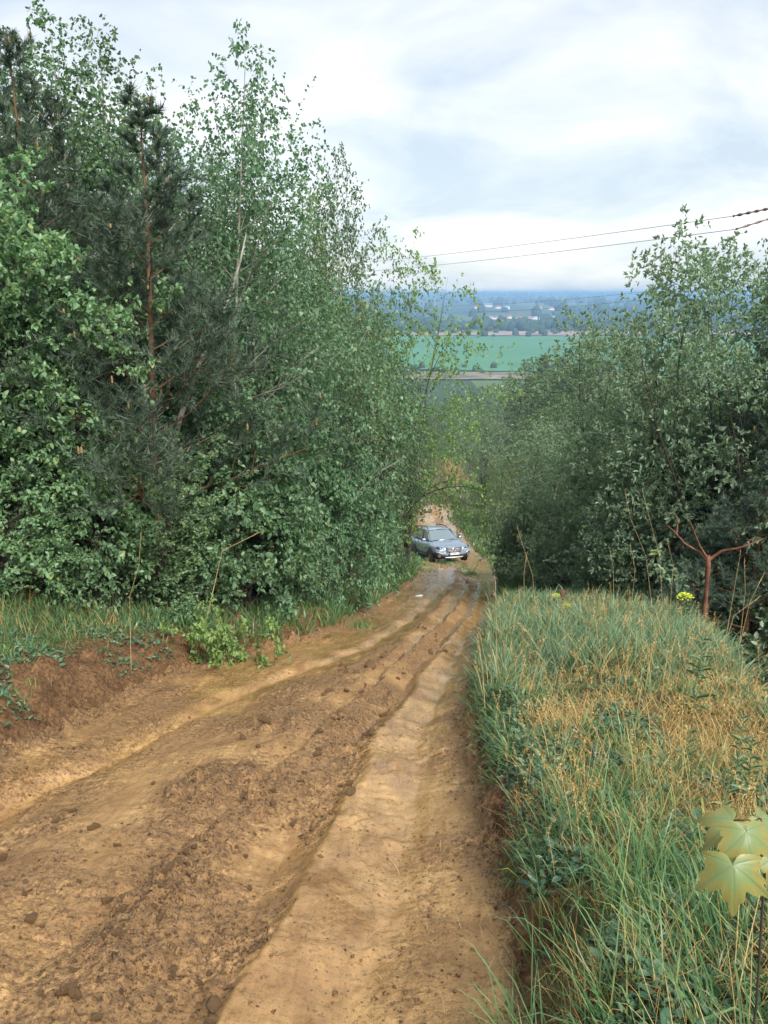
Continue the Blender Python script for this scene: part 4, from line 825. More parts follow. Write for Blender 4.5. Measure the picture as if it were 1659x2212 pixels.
weed(0, 1500, 1560, 0.60, 'tallest leafy weed in the dry grass of the bank')
weed(1, 1480, 1640, 0.36, 'short leafy weed in front of the tallest weed')
weed(2, 1640, 1560, 0.5, 'narrow leaved weed at the outer rim of the bank')
weed(1, 1650, 1480, 0.45, 'pale weed hanging over the outer rim below the dry stalks')
weed(0, 1620, 1720, 0.4, 'leafy weed above the maple seedling')
weed(2, 1560, 1745, 0.34, 'thin weed just above the maple leaves')
weed(1, 1290, 1680, 0.18, 'small dark weed in the middle of the bank')
weed(0, 1590, 1660, 0.38, 'leafy weed in the brown hollow of the bank')

# spurge with yellow heads
def spurge(u, v, h, r, label):
    x, y = hit(u, v, 0.5); z = float(surf(np.array([x]), np.array([y]))[0])
    o = thing('spurge_plant', label, 'flower', (x, y, z))
    g = np.random.default_rng(int(u)); n = 30; t = np.linspace(0.1, 0.95, n); a = np.arange(n) * 2.4
    mb = MB(); mb.tube(np.array([[0, 0, -.03], [0.01, 0, h * .5], [0, 0.01, h]]), [0.006, 0.005, 0.004], 5); mb.build('stem', M['weed'], o)
    lm = leaf_mesh('spurge_leaves', np.stack([0 * t, 0 * t, t * h], -1), np.stack([np.cos(a), np.sin(a), 0.4 + 0 * a], -1), np.tile([[0, 0, 1.0]], (n, 1)), np.full(n, r * 1.3), 'oval', 0.25)
    obj('foliage', lm, M['grass_soft'], o)
    n = 150; th = g.uniform(0, 6.283, n); rr = r * np.sqrt(g.random(n)); P = np.stack([rr * np.cos(th), rr * np.sin(th), h + r * 0.75 * np.sqrt(1 - (rr / r) ** 2) * g.uniform(.3, 1, n)], -1)
    fm = leaf_mesh('spurge_head', P, np.stack([np.cos(th), np.sin(th), g.uniform(-.2, .6, n)], -1), np.tile([[0, 0, 1.0]], (n, 1)) + g.normal(size=(n, 3)) * .3, np.full(n, r * 0.28), 'rhomb', 0.9)
    obj('flower_head', fm, M['spurge'], o)
spurge(1475, 1345, 0.50, 0.105, 'largest yellow green spurge head on the bank beside the snag')
spurge(1222, 1340, 0.28, 0.06, 'small yellow spurge head low on the bank near the stump')
spurge(1200, 1325, 0.32, 0.055, 'small yellow spurge head just above another, near the stump')

# tall dry stalks
def stalk(pts, label, y, rad=0.0026, group=None):
    mb = MB(); P = []
    for i, (u, v) in enumerate(pts):
        d = ray(u, v); yy = y + 0.05 * i; P.append((d[0] * yy / d[1], yy, EYE + d[2] * yy / d[1]))
    P = np.array(P); x0, y0 = P[0, 0], P[0, 1]; P[0, 2] = float(surf(np.array([x0]), np.array([y0]))[0]) - 0.01
    mb.tube(P, np.linspace(rad, rad * 0.5, len(P)), 5)
    g = np.random.default_rng(int(pts[-1][0])); tip = P[-1]; D = nrm((P[-1] - P[-2])[None])[0]
    for k in range(7):
        a = tip - D * 0.02 * k; b = a + D * 0.03 + g.normal(0, .006, 3); mb.tube(np.array([a, b]), [0.003, 0.001], 3, False)
    tag(mb.build('dry_stalk', M['stalk']), label, 'stalk', group)
stalk([(1165, 1310), (1150, 1240), (1125, 1165), (1118, 1140)], 'tall dry stalk leaning over the road edge beside the stump', 10.5)
stalk([(1135, 1330), (1132, 1240), (1138, 1195)], 'straight dry stalk beside the leaning one at the road edge', 10.2)
stalk([(1075, 1440), (1072, 1350), (1070, 1250)], 'thin upright dry stalk at the very edge of the mud', 7.6)
stalk([(1052, 1510), (1042, 1440), (1032, 1375)], 'pale bent stalk standing out over the mud', 6.6, 0.003)
stalk([(1420, 1280), (1395, 1200), (1362, 1120), (1350, 1060)], 'longest dry stalk rising before the dark willow', 11.5)
stalk([(1440, 1285), (1425, 1200), (1400, 1110), (1388, 1060)], 'dry stalk close beside the longest stalk', 11.3)
stalk([(1450, 1290), (1455, 1220), (1440, 1165)], 'dry stalk just beside the yellow spurge', 11.0)
stalk([(1570, 1330), (1590, 1250), (1600, 1190)], 'dry stalk beside the forked snag on the outer side', 9.6)
stalk([(1600, 1370), (1610, 1280), (1608, 1210)], 'upright dry stalk at the corner of the bank', 9.0)
stalk([(1590, 1380), (1620, 1300), (1650, 1240)], 'dry stalk slanting outward from the corner of the bank', 8.8)
stalk([(1560, 1400), (1585, 1330), (1640, 1290)], 'dry stalk bent low across the corner of the bank', 8.6)
stalk([(1330, 1285), (1325, 1230), (1318, 1190)], 'short dry stalk in front of the willow stems', 12.5)
stalk([(1365, 1285), (1372, 1230), (1362, 1180)], 'short dry stalk between the willow and the long stalks', 12.3)
stalk([(275, 1350), (280, 1290), (300, 1220), (305, 1150)], 'tall green brown stalk on the uphill verge below the hazel', 9.2, 0.003)
stalk([(430, 1240), (480, 1190), (560, 1150)], 'pale dead twig slanting over the uphill verge', 11.2, 0.006)

# dead forked snag and broken stump
def snag():
    y = 10.6
    def pt(u, v, dy=0.0):
        d = ray(u, v); yy = y + dy; return np.array([d[0] * yy / d[1], yy, EYE + d[2] * yy / d[1]])
    b = pt(1524, 1300); zz = float(ground_z(np.array([b[0]]), np.array([b[1]]))[0])
    o = thing('dead_snag', 'reddish dead forked pine snag standing on the bank', 'dead tree')
    mb = MB(); mb.tube(np.array([[b[0], b[1], min(zz, b[2]) - 0.1], b, pt(1527, 1260), pt(1530, 1222), pt(1530, 1200)]), [0.034, 0.031, 0.028, 0.036, 0.024], 9); mb.build('trunk', M['snag'], o, True)
    for pts, r0 in (([(1530, 1210, 0), (1560, 1190, -.1), (1590, 1185, -.2), (1615, 1178, -.25), (1650, 1163, -.3)], 0.021), ([(1530, 1212, 0), (1510, 1192, .05), (1480, 1175, .1), (1456, 1148, .15), (1442, 1135, .15)], 0.019),
                    ([(1528, 1205, 0), (1512, 1180, 0), (1500, 1150, .05), (1488, 1120, .05)], 0.015), ([(1477, 1172, .1), (1460, 1190, .15)], 0.015), ([(1462, 1155, .14), (1464, 1130, .15), (1460, 1110, .2)], 0.014), ([(1560, 1192, -.1), (1572, 1196, -.1), (1585, 1183, -.15)], 0.010), ([(1530, 1250, 0), (1545, 1240, -.1), (1562, 1236, -.2)], 0.008), ([(1615, 1178, -.25), (1622, 1165, -.25), (1634, 1158, -.25)], 0.007), ([(1590, 1185, -.2), (1600, 1192, -.25)], 0.007), ([(1500, 1150, .05), (1508, 1135, .05)], 0.007)):
        mb = MB(); P = np.array([pt(*p) for p in pts]); mb.tube(P, np.linspace(r0, r0 * 0.35, len(P)), 7); mb.build('branch', M['snag'], o, True)
snag()
def stump():
    x, y = hit(1214, 1318, 0.4); z = float(ground_z(np.array([x]), np.array([y]))[0])
    o = thing('tree_stump', 'small broken reddish stump at the back of the bank near the road', 'stump', (x, y, z))
    mb = MB(); mb.tube(np.array([[0, 0, -.1], [0.01, 0, .12], [-.01, 0, .30], [0.0, 0, .42], [.01, 0, .46]]), [0.065, 0.05, 0.045, 0.052, 0.025], 9); mb.build('trunk', M['snag'], o, True)
    for a, l in ((0.5, 0.12), (4.0, 0.10)):
        mb = MB(); mb.tube(np.array([[0, 0, .36], [math.cos(a) * l * .5, math.sin(a) * l * .5, .40], [math.cos(a) * l, math.sin(a) * l, .50 - l * .3]]), [0.026, 0.018, 0.008], 6); mb.build('branch', M['snag'], o, True)
stump()

# maple seedling with large pale leaves close to the camera
def maple_leaf(seed, droop):
    lobes = [(90, 1.0), (38, 0.92), (142, 0.92), (-18, 0.62), (198, 0.62)]
    cps = []                          # outline as (angle, radius) control points with teeth
    def pt(a, r): cps.append((math.radians(a), r))
    pt(-62, 0.22); pt(-40, 0.40); pt(-18, 0.72); pt(-10, 0.58); pt(0, 0.62); pt(8, 0.56); pt(16, 0.70); pt(22, 0.82); pt(27, 0.76); pt(37, 1.06); pt(44, 0.80); pt(50, 0.84); pt(56, 0.70); pt(63, 0.60)
    pt(69, 0.72); pt(75, 0.84); pt(80, 0.80); pt(90, 1.14)
    half = cps[:]; full = half + [(math.pi - a, r) for a, r in reversed(half[:-1])]
    A = np.array([p[0] for p in full]); Rr = np.array([p[1] for p in full])
    th = np.linspace(A[0], A[-1], 220); g = np.random.default_rng(seed); rr = np.interp(th, A, Rr) * (1 + 0.02 * np.sin(th * 47))
    rings = np.linspace(0, 1, 25)[1:]; V = [[0, 0, 0]]; ed = [0]
    veins = np.radians([90, 37, 143, -18, 198])
    dv = np.min(np.abs(th[:, None] - veins[None]), axis=1)
    for f in rings:
        x = np.cos(th) * rr * f; y = np.sin(th) * rr * f; rad = rr * f
        z = -0.30 * np.abs(x) ** 1.6 + 0.05 * np.clip(dv, 0, .42) * rad - droop * rad ** 2 * (0.6 + 0.4 * np.sin(th)) + 0.05 * np.sin(3 * th + 4 * rad + seed) * rad + 0.03 * np.sin(17 * th + seed) * rad ** 4
        V += list(np.stack([x, y, z], -1)); ed += list(np.full(len(th), f) * 0.55 + 0.45 * np.clip(rad, 0, 1) * f ** 2)
    n = len(th); t = [[0, 1 + i, 2 + i] for i in range(n - 1)]; q = []
    for k in range(len(rings) - 1):
        a = 1 + k * n; q += [[a + i, a + n + i, a + n + i + 1, a + i + 1] for i in range(n - 1)]
    vein = np.concatenate([[1]] + [np.maximum(np.exp(-(dv / (0.03 / max(f, .25))) ** 2), 0.55 * (np.abs(np.sin((f * rr * 9 - dv * 9) * math.pi)) > 0.93) * (dv < .4)) for f in rings])
    return mesh_data('maple_leaf', np.array(V), np.array(q), np.array(t), True, {'rim': np.array(ed), 'vein': vein})
def maple_mat():
    m, t, b, o = mat_new('young_maple_leaf'); L = t.links.new
    a = N(t, 'ShaderNodeAttribute', attribute_name='rim'); v = N(t, 'ShaderNodeAttribute', attribute_name='vein')
    tcn = N(t, 'ShaderNodeTexCoord'); n = N(t, 'ShaderNodeTexNoise', i_Scale=5.0, i_Detail=5.0); n.inputs['Roughness'].default_value = 0.75; L(tcn.outputs['Object'], n.inputs['Vector'])
    ad = N(t, 'ShaderNodeMath', operation='MULTIPLY_ADD'); L(n.outputs['Fac'], ad.inputs[0]); ad.inputs[1].default_value = 0.95; L(a.outputs['Fac'], ad.inputs[2])
    r = N(t, 'ShaderNodeValToRGB'); L(ad.outputs[0], r.inputs[0])
    r.color_ramp.elements[0].position = 0.55; r.color_ramp.elements[0].color = (0.21, 0.29, 0.125, 1); r.color_ramp.elements[1].position = 1.0; r.color_ramp.elements[1].color = (0.29, 0.27, 0.08, 1)
    e = r.color_ramp.elements.new(0.85); e.color = (0.22, 0.285, 0.10, 1)
    mx = N(t, 'ShaderNodeMix', data_type='RGBA'); vm = N(t, 'ShaderNodeMath', operation='MULTIPLY'); L(v.outputs['Fac'], vm.inputs[0]); vm.inputs[1].default_value = 0.6
    L(vm.outputs[0], mx.inputs['Factor']); L(r.outputs[0], mx.inputs['A']); mx.inputs['B'].default_value = (0.17, 0.24, 0.10, 1)
    L(mx.outputs['Result'], b.inputs['Base Color']); b.inputs['Roughness'].default_value = 0.42
    tr = N(t, 'ShaderNodeBsdfTranslucent'); L(mx.outputs['Result'], tr.inputs['Color']); ms = N(t, 'ShaderNodeMixShader'); ms.inputs[0].default_value = 0.3
    L(b.outputs[0], ms.inputs[1]); L(tr.outputs[0], ms.inputs[2]); L(ms.outputs[0], o.inputs['Surface'])
    bp = N(t, 'ShaderNodeBump'); bp.inputs['Strength'].default_value = 0.15; bp.inputs['Distance'].default_value = 0.01
    hm = N(t, 'ShaderNodeMath', operation='MULTIPLY'); L(v.outputs['Fac'], hm.inputs[0]); hm.inputs[1].default_value = -1.0; L(hm.outputs[0], bp.inputs['Height']); L(bp.outputs[0], b.inputs['Normal'])
    return m
M['maple'] = maple_mat()
def maple():
    def pt(u, v, y): d = ray(u, v); return Vector((d[0] * y / d[1], y, EYE + d[2] * y / d[1]))
    base = pt(1655, 2040, 1.72); gz = float(surf(np.array([base.x]), np.array([base.y]))[0]); base.z = gz
    o = thing('maple_seedling', 'maple seedling with large pale yellow green lobed leaves close to the camera', 'seedling')
    top = pt(1645, 1780, 1.62); mid = pt(1652, 1880, 1.66)
    mb = MB(); mb.tube(np.array([base - Vector((0, 0, .03)), (base + mid) / 2 + Vector((.01, 0, 0)), mid, top]), [0.0036, 0.0034, 0.003, 0.002], 7); mb.build('stem', M['bark_dark'], o, True)
    # joint point, size, direction the tip points in (x right, y away, z up), normal, droop
    for i, (u, v, y, s_, D, Nv, dr) in enumerate([(1583, 1868, 1.48, 0.100, (-0.10, -0.62, -0.78), (-0.25, -0.70, 0.62), 0.5), (1612, 1795, 1.56, 0.092, (0.05, -0.72, -0.62), (0.0, -0.6, 0.75), 0.45), (1585, 1772, 1.64, 0.090, (-0.85, -0.35, -0.30), (-0.25, -0.45, 0.85), 0.60), (1640, 1768, 1.66, 0.075, (0.5, -0.5, -0.3), (0.2, -0.5, 0.8), 0.5), (1672, 1850, 1.60, 0.08, (0.7, -0.4, -0.5), (0.2, -0.6, 0.7), 0.4)]):
        p = pt(u, v, y); D = Vector(D).normalized(); Nv = Vector(Nv); Nv = (Nv - D * Nv.dot(D)).normalized(); X = D.cross(Nv)
        Mx = Matrix((X, D, Nv)).transposed().to_4x4(); Mx.translation = p
        lf = obj('leaf', maple_leaf(900 + i, dr), M['maple'], o); s_ *= 0.88; lf.matrix_world = Mx @ Matrix.Diagonal((s_, s_, s_, 1))
        mb = MB(); q = mid.lerp(top, 0.5 if i in (0, 4) else 0.9); mb.tube(np.array([q, (q + p) / 2 + Vector((0, 0, .012)), p]), [0.0022, 0.002, 0.0018], 5); mb.build('leaf_stalk', M['snag'], o, True)
maple()

# ------------------------------------------------------------------ the car
def car_paint(): 
    m, t, b, o = mat_new('silver_blue_paint')
    b.inputs['Base Color'].default_value = (0.26, 0.34, 0.44, 1); b.inputs['Metallic'].default_value = 0.55; b.inputs['Roughness'].default_value = 0.32
    b.inputs['Coat Weight'].default_value = 0.7; b.inputs['Coat Roughness'].default_value = 0.06
    return m
M['paint'] = car_paint()
M['black'] = plain('black_plastic', (0.012, 0.012, 0.014), 0.55)
M['glass'] = plain('car_glass', (0.15, 0.20, 0.22), 0.04, spec=0.9, coat=1.0)  # base lightened: the windscreen's sky reflection is put into the glass colour
M['chrome'] = plain('chrome', (0.7, 0.72, 0.74), 0.15, metal=1.0)
M['silver'] = plain('silver_plastic', (0.55, 0.57, 0.58), 0.35, metal=0.4)
M['lens'] = plain('lamp_glass', (0.10, 0.12, 0.16), 0.05, spec=0.9, coat=1.0)
M['tyre'] = plain('muddy_tyre', (0.055, 0.034, 0.02), 0.85, var=0.6, scale=6, bump=0.02)
M['rim'] = plain('muddy_wheel_rim', (0.10, 0.075, 0.055), 0.6, var=0.4, scale=5)
M['plate'] = plain('plate_white', (0.75, 0.76, 0.76), 0.4)
M['plate_blue'] = plain('plate_blue', (0.03, 0.08, 0.35), 0.4)
M['amber'] = plain('amber_lens', (0.55, 0.16, 0.03), 0.15)
def bm_obj(name, bm, mat, parent, sub=0, smooth_=True):
    me = bpy.data.meshes.new(name); bm.normal_update(); bm.to_mesh(me); bm.free()
    if smooth_: me.polygons.foreach_set('use_smooth', np.ones(len(me.polygons), bool))
    o = obj(name, me, mat, parent)
    if sub: md = o.modifiers.new('sub', 'SUBSURF'); md.levels = sub; md.render_levels = sub
    return o
def loft(name, rings, mat, parent, sub=2, cap=True, mirror=False):
    bm = bmesh.new(); vs = [[bm.verts.new(p) for p in r] for r in rings]; n = len(rings[0])
    for a, b in zip(vs[:-1], vs[1:]):
        for i in range(n): bm.faces.new((a[i], a[(i + 1) % n], b[(i + 1) % n], b[i]))
    if cap: bm.faces.new(list(reversed(vs[0]))); bm.faces.new(vs[-1])
    return bm_obj(name, bm, mat, parent, sub)
def slab(name, pts, nrmv, th, mat, parent, bev=0.0):
    """flat outline given in space, extruded along nrmv"""
    bm = bmesh.new(); a = [bm.verts.new(p) for p in pts]; f = bm.faces.new(a); nv = Vector(nrmv).normalized() * th
    b = [bm.verts.new(Vector(p) + nv) for p in pts]; bm.faces.new(list(reversed(b))); n = len(pts)
    for i in range(n): bm.faces.new((a[i], b[i], b[(i + 1) % n], a[(i + 1) % n]))
    bmesh.ops.recalc_face_normals(bm, faces=bm.faces)
    if bev: bmesh.ops.bevel(bm, geom=list(bm.edges), offset=bev, segments=2, affect='EDGES')
    return bm_obj(name, bm, mat, parent, 0, False)
def grid_panel(name, fn, nu, nv, mat, parent, th=0.012):
    V = [[fn(i / nu, j / nv) for j in range(nv + 1)] for i in range(nu + 1)]
    V = np.array(V).reshape(-1, 3); ii = np.arange(nu)[:, None] * (nv + 1) + np.arange(nv)[None]
    q = np.stack([ii, ii + 1, ii + nv + 2, ii + nv + 1], -1).reshape(-1, 4)
    o = obj(name, mesh_data(name, V, q, None, True), mat, parent)
    md = o.modifiers.new('thick', 'SOLIDIFY'); md.thickness = th; md.offset = 0
    return o
def conform(name, pts, nv, off, mat, parent, tree, cuts=3):
    """a panel whose outline is laid onto the body shell along nv"""
    nv = Vector(nv).normalized(); bm = bmesh.new(); f = bm.faces.new([bm.verts.new(p) for p in pts]); bmesh.ops.triangulate(bm, faces=[f])
    bmesh.ops.subdivide_edges(bm, edges=list(bm.edges), cuts=cuts, use_grid_fill=True)
    for v in bm.verts:
        h, n_, i_, d_ = tree.ray_cast(v.co + nv * 1.5, -nv)
        if h is not None: v.co = h + nv * off
    bmesh.ops.recalc_face_normals(bm, faces=bm.faces)
    o = bm_obj(name, bm, mat, parent); md = o.modifiers.new('thick', 'SOLIDIFY'); md.thickness = off * 1.6; md.offset = 0
    return o
def build_car():
    # front axle midpoint on the road, then heading
    fx, fy = hit(968, 1212); yaw = math.radians(15)
    fwd = Vector((math.sin(yaw), -math.cos(yaw), 0)); cx, cy = fx - fwd.x * 1.37, fy - fwd.y * 1.37
    zf = float(R(fy)); rb = (fx - fwd.x * 2.745, fy - fwd.y * 2.745); zr = float(R(rb[1]))
    pit = math.atan2(zf - zr, 2.745)
    X = Vector((fwd.x * math.cos(pit), fwd.y * math.cos(pit), math.sin(pit))); Y = Vector((0, 0, 1)).cross(X).normalized(); Z = X.cross(Y)
    car = thing('estate_car', 'silver blue estate car standing nose uphill on the muddy road', 'car')
    Mx = Matrix((X, Y, Z)).transposed().to_4x4(); Mx.translation = Vector((cx, cy, (zf + zr) / 2 - 0.02)); car.matrix_world = Mx @ Matrix.Scale(1.0, 4)
    st = [(-2.46, .52, .86, .66), (-2.42, .40, .96, .80), (-2.2, .34, 1.03, .90), (-1.37, .30, 1.05, .92), (-.4, .28, 1.03, .92), (.55, .28, 1.04, .92), (1.0, .28, 1.05, .92), (1.5, .29, 1.00, .92), (1.95, .29, .955, .915), (2.2, .28, .89, .885), (2.32, .30, .80, .80), (2.36, .36, .66, .70)]
    rings = []
    for x, zb, zt, w_ in st:
        zm = zb + (zt - zb) * .5; half = [(w_ * .80, zb), (w_ * .97, zb + .10), (w_ * 1.0, zm), (w_ * .985, zt - .14), (w_ * .90, zt - .03), (w_ * .55, zt + .02), (0, zt + .03)]
        full = [(0, zb - .01)] + half + [(-a, b) for a, b in reversed(half[:-1])]
        rings.append([(x, a, b) for a, b in full])
    body = loft('body', rings, M['paint'], car)
    from mathutils.bvhtree import BVHTree
    bpy.context.view_layer.update(); ev = body.evaluated_get(bpy.context.evaluated_depsgraph_get()); em = ev.to_mesh()
    tree = BVHTree.FromPolygons([v.co.copy() for v in em.vertices], [tuple(p.vertices) for p in em.polygons]); ev.to_mesh_clear()
    # cabin: dark core, roof, pillars, glass
    rf = lambda x: 1.615 - 0.045 * ((x + .75) / 1.0) ** 2
    def sec(x, hw, z): return [(x, -hw, 1.02), (x, -hw * .96, z - .1), (x, -hw * .7, z), (x, hw * .7, z), (x, hw * .96, z - .1), (x, hw, 1.02)]
    loft('cabin', [[(-2.30, y, 1.0) for y in (-.6, -.55, -.3, .3, .55, .6)], sec(-1.85, .62, 1.52), sec(-.8, .645, 1.565), sec(.05, .63, 1.53), [(.88, y, z) for y, z in ((-.68, 1.0), (-.6, 1.03), (-.3, 1.05), (.3, 1.05), (.6, 1.03), (.68, 1.0))]], M['black'], car, 0)
    grid_panel('roof', lambda a, b: (-1.95 + 2.12 * a, (b - .5) * 1.24, rf(-1.95 + 2.12 * a) - 0.06 * (2 * b - 1) ** 2 + .01), 10, 8, M['paint'], car, 0.03)
    def ws(a, b):           # windscreen
        s = 2 * b - 1; hw = .74 - .16 * a; bow = .10 * (1 - s * s); return (1.00 - .90 * a + bow * (1 - .4 * a) - .06, s * hw, 1.055 + .505 * a + .015 * (1 - s * s))
    grid_panel('windscreen', ws, 8, 10, M['glass'], car)
    grid_panel('rear_window', lambda a, b: (-2.34 + .42 * a, (2 * b - 1) * (.66 - .1 * a), 1.07 + .46 * a), 4, 6, M['glass'], car)
    for s in (-1, 1):
        y1, y2 = .735 * s, .615 * s
        P = lambda x, t: (x, (y1 + (y2 - y1) * t), 1.06 + .48 * t)
        for x0, x1, x2, x3 in ((.78, .06, -.28, -.28), (-.36, -.36, -1.20, -1.20), (-1.28, -1.28, -1.86, -2.1)):
            slab('side_window', [P(x0, 0), P(x1, 1), P(x2, 1), P(x3, 0)], (0, s, .25), 0.012, M['glass'], car)
        for (xa, xb) in ((.90, .10), (-.32, -.32), (-1.24, -1.24), (-2.25, -1.95)):
            mb = MB(); mb.tube(np.array([P(xa, -.04), P((xa + xb) / 2, .5), P(xb, 1.03)]) + np.array([0, .012 * s, 0]), [.036, .032, .034], 6); mb.build('pillar', M['paint'] if xa > .5 or xa < -2 else M['black'], car, True)
        mb = MB(); mb.tube(np.array([[.0, .52 * s, 1.595], [-.12, .52 * s, 1.66], [-.9, .53 * s, 1.70], [-1.7, .52 * s, 1.67], [-1.85, .52 * s, 1.59]]), [.022, .026, .026, .026, .022], 6); mb.build('roof_rail', M['black'], car, True)
        # mirror
        bm = bmesh.new(); bmesh.ops.create_uvsphere(bm, u_segments=12, v_segments=8, radius=1); bmesh.ops.transform(bm, matrix=Matrix.Translation((.62, .97 * s, 1.11)) @ Matrix.Diagonal((.07, .12, .085, 1)), verts=bm.verts)
        mi = bm_obj('mirror', bm, M['paint'], car); slab('mirror_glass', [(.545, .88 * s, 1.05), (.545, 1.06 * s, 1.05), (.545, 1.06 * s, 1.17), (.545, .88 * s, 1.17)], (-1, 0, 0), .012, M['chrome'], mi)
        mb = MB(); mb.box((.59, min(.78 * s, .9 * s), 1.06), (.65, max(.78 * s, .9 * s), 1.09)); mb.build('mirror_arm', M['black'], mi)
        # lamps
        hl = conform('headlight', [(2.3, .47 * s, .70), (2.3, .50 * s, .79), (2.1, .72 * s, .865), (1.9, .88 * s, .875), (1.95, .90 * s, .79), (2.2, .72 * s, .715)], (.8, .38 * s, .12), .012, M['lens'], car, tree)
        conform('lamp_bezel', [(2.3, .56 * s, .735), (2.3, .60 * s, .79), (2.1, .76 * s, .84), (2.05, .80 * s, .79), (2.2, .70 * s, .74)], (.8, .38 * s, .12), .026, M['black'], hl, tree, 2)
        conform('lamp_projector', [(2.3, .62 * s, .755), (2.3, .62 * s, .79), (2.2, .67 * s, .795), (2.2, .67 * s, .76)], (.8, .38 * s, .12), .036, M['silver'], hl, tree, 1)
        conform('marker_lamp', [(1.84, .9 * s, .85), (1.74, .9 * s, .88), (1.72, .9 * s, .82), (1.82, .9 * s, .80)], (.2, s, .05), .012, M['amber'], car, tree, 1)
        # lower bumper corner with fog lamp
        cl = conform('bumper_cladding', [(2.33, .40 * s, .27), (2.34, .40 * s, .42), (2.3, .56 * s, .46), (2.2, .66 * s, .57), (2.05, .86 * s, .60), (1.80, .93 * s, .56), (1.76, .93 * s, .26), (2.14, .80 * s, .25)], (.75, .55 * s, 0), .016, M['black'], car, tree)
        fo = Vector((2.26, .70 * s, .42)); axis = Vector((.82, .5 * s, 0)).normalized(); fc = tree.ray_cast(fo + axis * 1.5, -axis)[0] - axis * .03
        for nm, rad, dep, mt in (('fog_lamp_ring', .082, .03, 'chrome'), ('fog_lamp', .060, .045, 'lens')):
            bm = bmesh.new(); bmesh.ops.create_cone(bm, cap_ends=True, segments=20, radius1=rad, radius2=rad * .92, depth=dep); bmesh.ops.transform(bm, matrix=Matrix.Translation(fc + axis * .05) @ axis.to_track_quat('Z', 'Y').to_matrix().to_4x4(), verts=bm.verts); bm_obj(nm, bm, M[mt], cl, 0, False)
        conform('cladding_trim', [(2.3, .50 * s, .475), (2.2, .655 * s, .60), (2.1, .80 * s, .63), (2.1, .80 * s, .605), (2.2, .66 * s, .57), (2.3, .52 * s, .46)], (.75, .5 * s, 0), .03, M['silver'], car, tree, 1)
        # sill and arches
        mb = MB(); mb.box((-1.0, .915 * s - .02, .24), (1.0, .915 * s + .02, .40)); mb.build('sill', M['black'], car)
        for ax in (1.37, -1.37):
            th = np.linspace(-.15, math.pi + .15, 18); mb = MB(); P3 = np.stack([ax + .405 * np.cos(th), np.full(18, .915 * s), .36 + .405 * np.sin(th)], -1); mb.tube(P3, np.full(18, .045), 6); mb.build('wheel_arch', M['black'], car, True)
            bm = bmesh.new(); bmesh.ops.create_cone(bm, cap_ends=True, segments=28, radius1=.40, radius2=.40, depth=.05); bmesh.ops.transform(bm, matrix=Matrix.Translation((ax, .905 * s, .36)) @ Matrix.Rotation(math.pi / 2, 4, 'X'), verts=bm.verts); bm_obj('wheel_well', bm, M['black'], car, 0, False)
            # wheel
            prof = [(.215, -.09), (.235, -.11), (.31, -.115), (.345, -.10), (.355, -.06), (.357, 0), (.355, .06), (.345, .10), (.31, .115), (.235, .11), (.215, .09)]
            k = 32; V = []; 
            for r_, yy in prof:
                for a in range(k): V.append((math.cos(a * 6.2832 / k) * r_, yy, math.sin(a * 6.2832 / k) * r_))
            n = len(prof); q = [[i * k + a, i * k + (a + 1) % k, ((i + 1) % n) * k + (a + 1) % k, ((i + 1) % n) * k + a] for i in range(n) for a in range(k)]
            wheel = obj('wheel', None, None, car, (ax, .845 * s, .345))
            obj('tyre', mesh_data('tyre', np.array(V), q, None, True), M['tyre'], wheel)
            mb = MB()
            for a in range(5):
                c_, s_ = math.cos(a * 1.2566 + .3), math.sin(a * 1.2566 + .3)
                for e in (-.16, .16):
                    c2, s2 = math.cos(a * 1.2566 + .3 + e), math.sin(a * 1.2566 + .3 + e); mb.tube(np.array([[c_ * .04, .085 * s, s_ * .04], [c2 * .21, .075 * s, s2 * .21]]), [.022, .026], 6)
            th = np.linspace(0, 6.2832, 25); mb.tube(np.stack([np.cos(th) * .215, 0 * th + .08 * s, np.sin(th) * .215], -1), .018, 6, False); mb.box((-.2, min(.02 * s, .03 * s), -.2), (.2, max(.02 * s, .03 * s), .2), Matrix.Rotation(.785, 4, 'Y'))
            mb.build('rim', M['rim'], wheel)
    # door gap lines are shallow dark strips
    # front face: grille, bars, plate, lower intake, skid bar
    g = conform('grille', [(2.30, -.45, .81), (2.30, .45, .81), (2.36, .36, .565), (2.36, -.36, .565)], (1, 0, .12), .014, M['black'], car, tree)
    for zz, hw, xx in ((.79, .44, 2.355), (.725, .41, 2.372), (.66, .385, 2.388), (.60, .36, 2.402)):
        pts = []
        for yy in np.linspace(-hw, hw, 7): h_ = tree.ray_cast(Vector((4, yy, zz)), Vector((-1, 0, 0)))[0]; pts.append((h_.x + .022, yy, zz))
        mb = MB(); mb.tube(np.array(pts), .010, 6); mb.build('grille_bar', M['silver'], g, True)
    bm = bmesh.new(); bmesh.ops.create_uvsphere(bm, u_segments=16, v_segments=8, radius=1); bmesh.ops.transform(bm, matrix=Matrix.Translation((tree.ray_cast(Vector((4, 0, .70)), Vector((-1, 0, 0)))[0].x + .025, 0, .70)) @ Matrix.Diagonal((.018, .085, .045, 1)), verts=bm.verts); eb = bm_obj('emblem', bm, M['plate_blue'], g)
    th = np.linspace(0, 6.2832, 21); mb = MB(); mb.tube(np.stack([0 * th + tree.ray_cast(Vector((4, 0, .70)), Vector((-1, 0, 0)))[0].x + .03, np.cos(th) * .088, .70 + np.sin(th) * .047], -1), .008, 5, False); mb.build('emblem_rim', M['chrome'], eb, True)
    lo = conform('lower_intake', [(2.36, -.42, .43), (2.36, .42, .43), (2.33, .44, .26), (2.33, -.44, .26)], (1, 0, 0), .02, M['black'], car, tree)
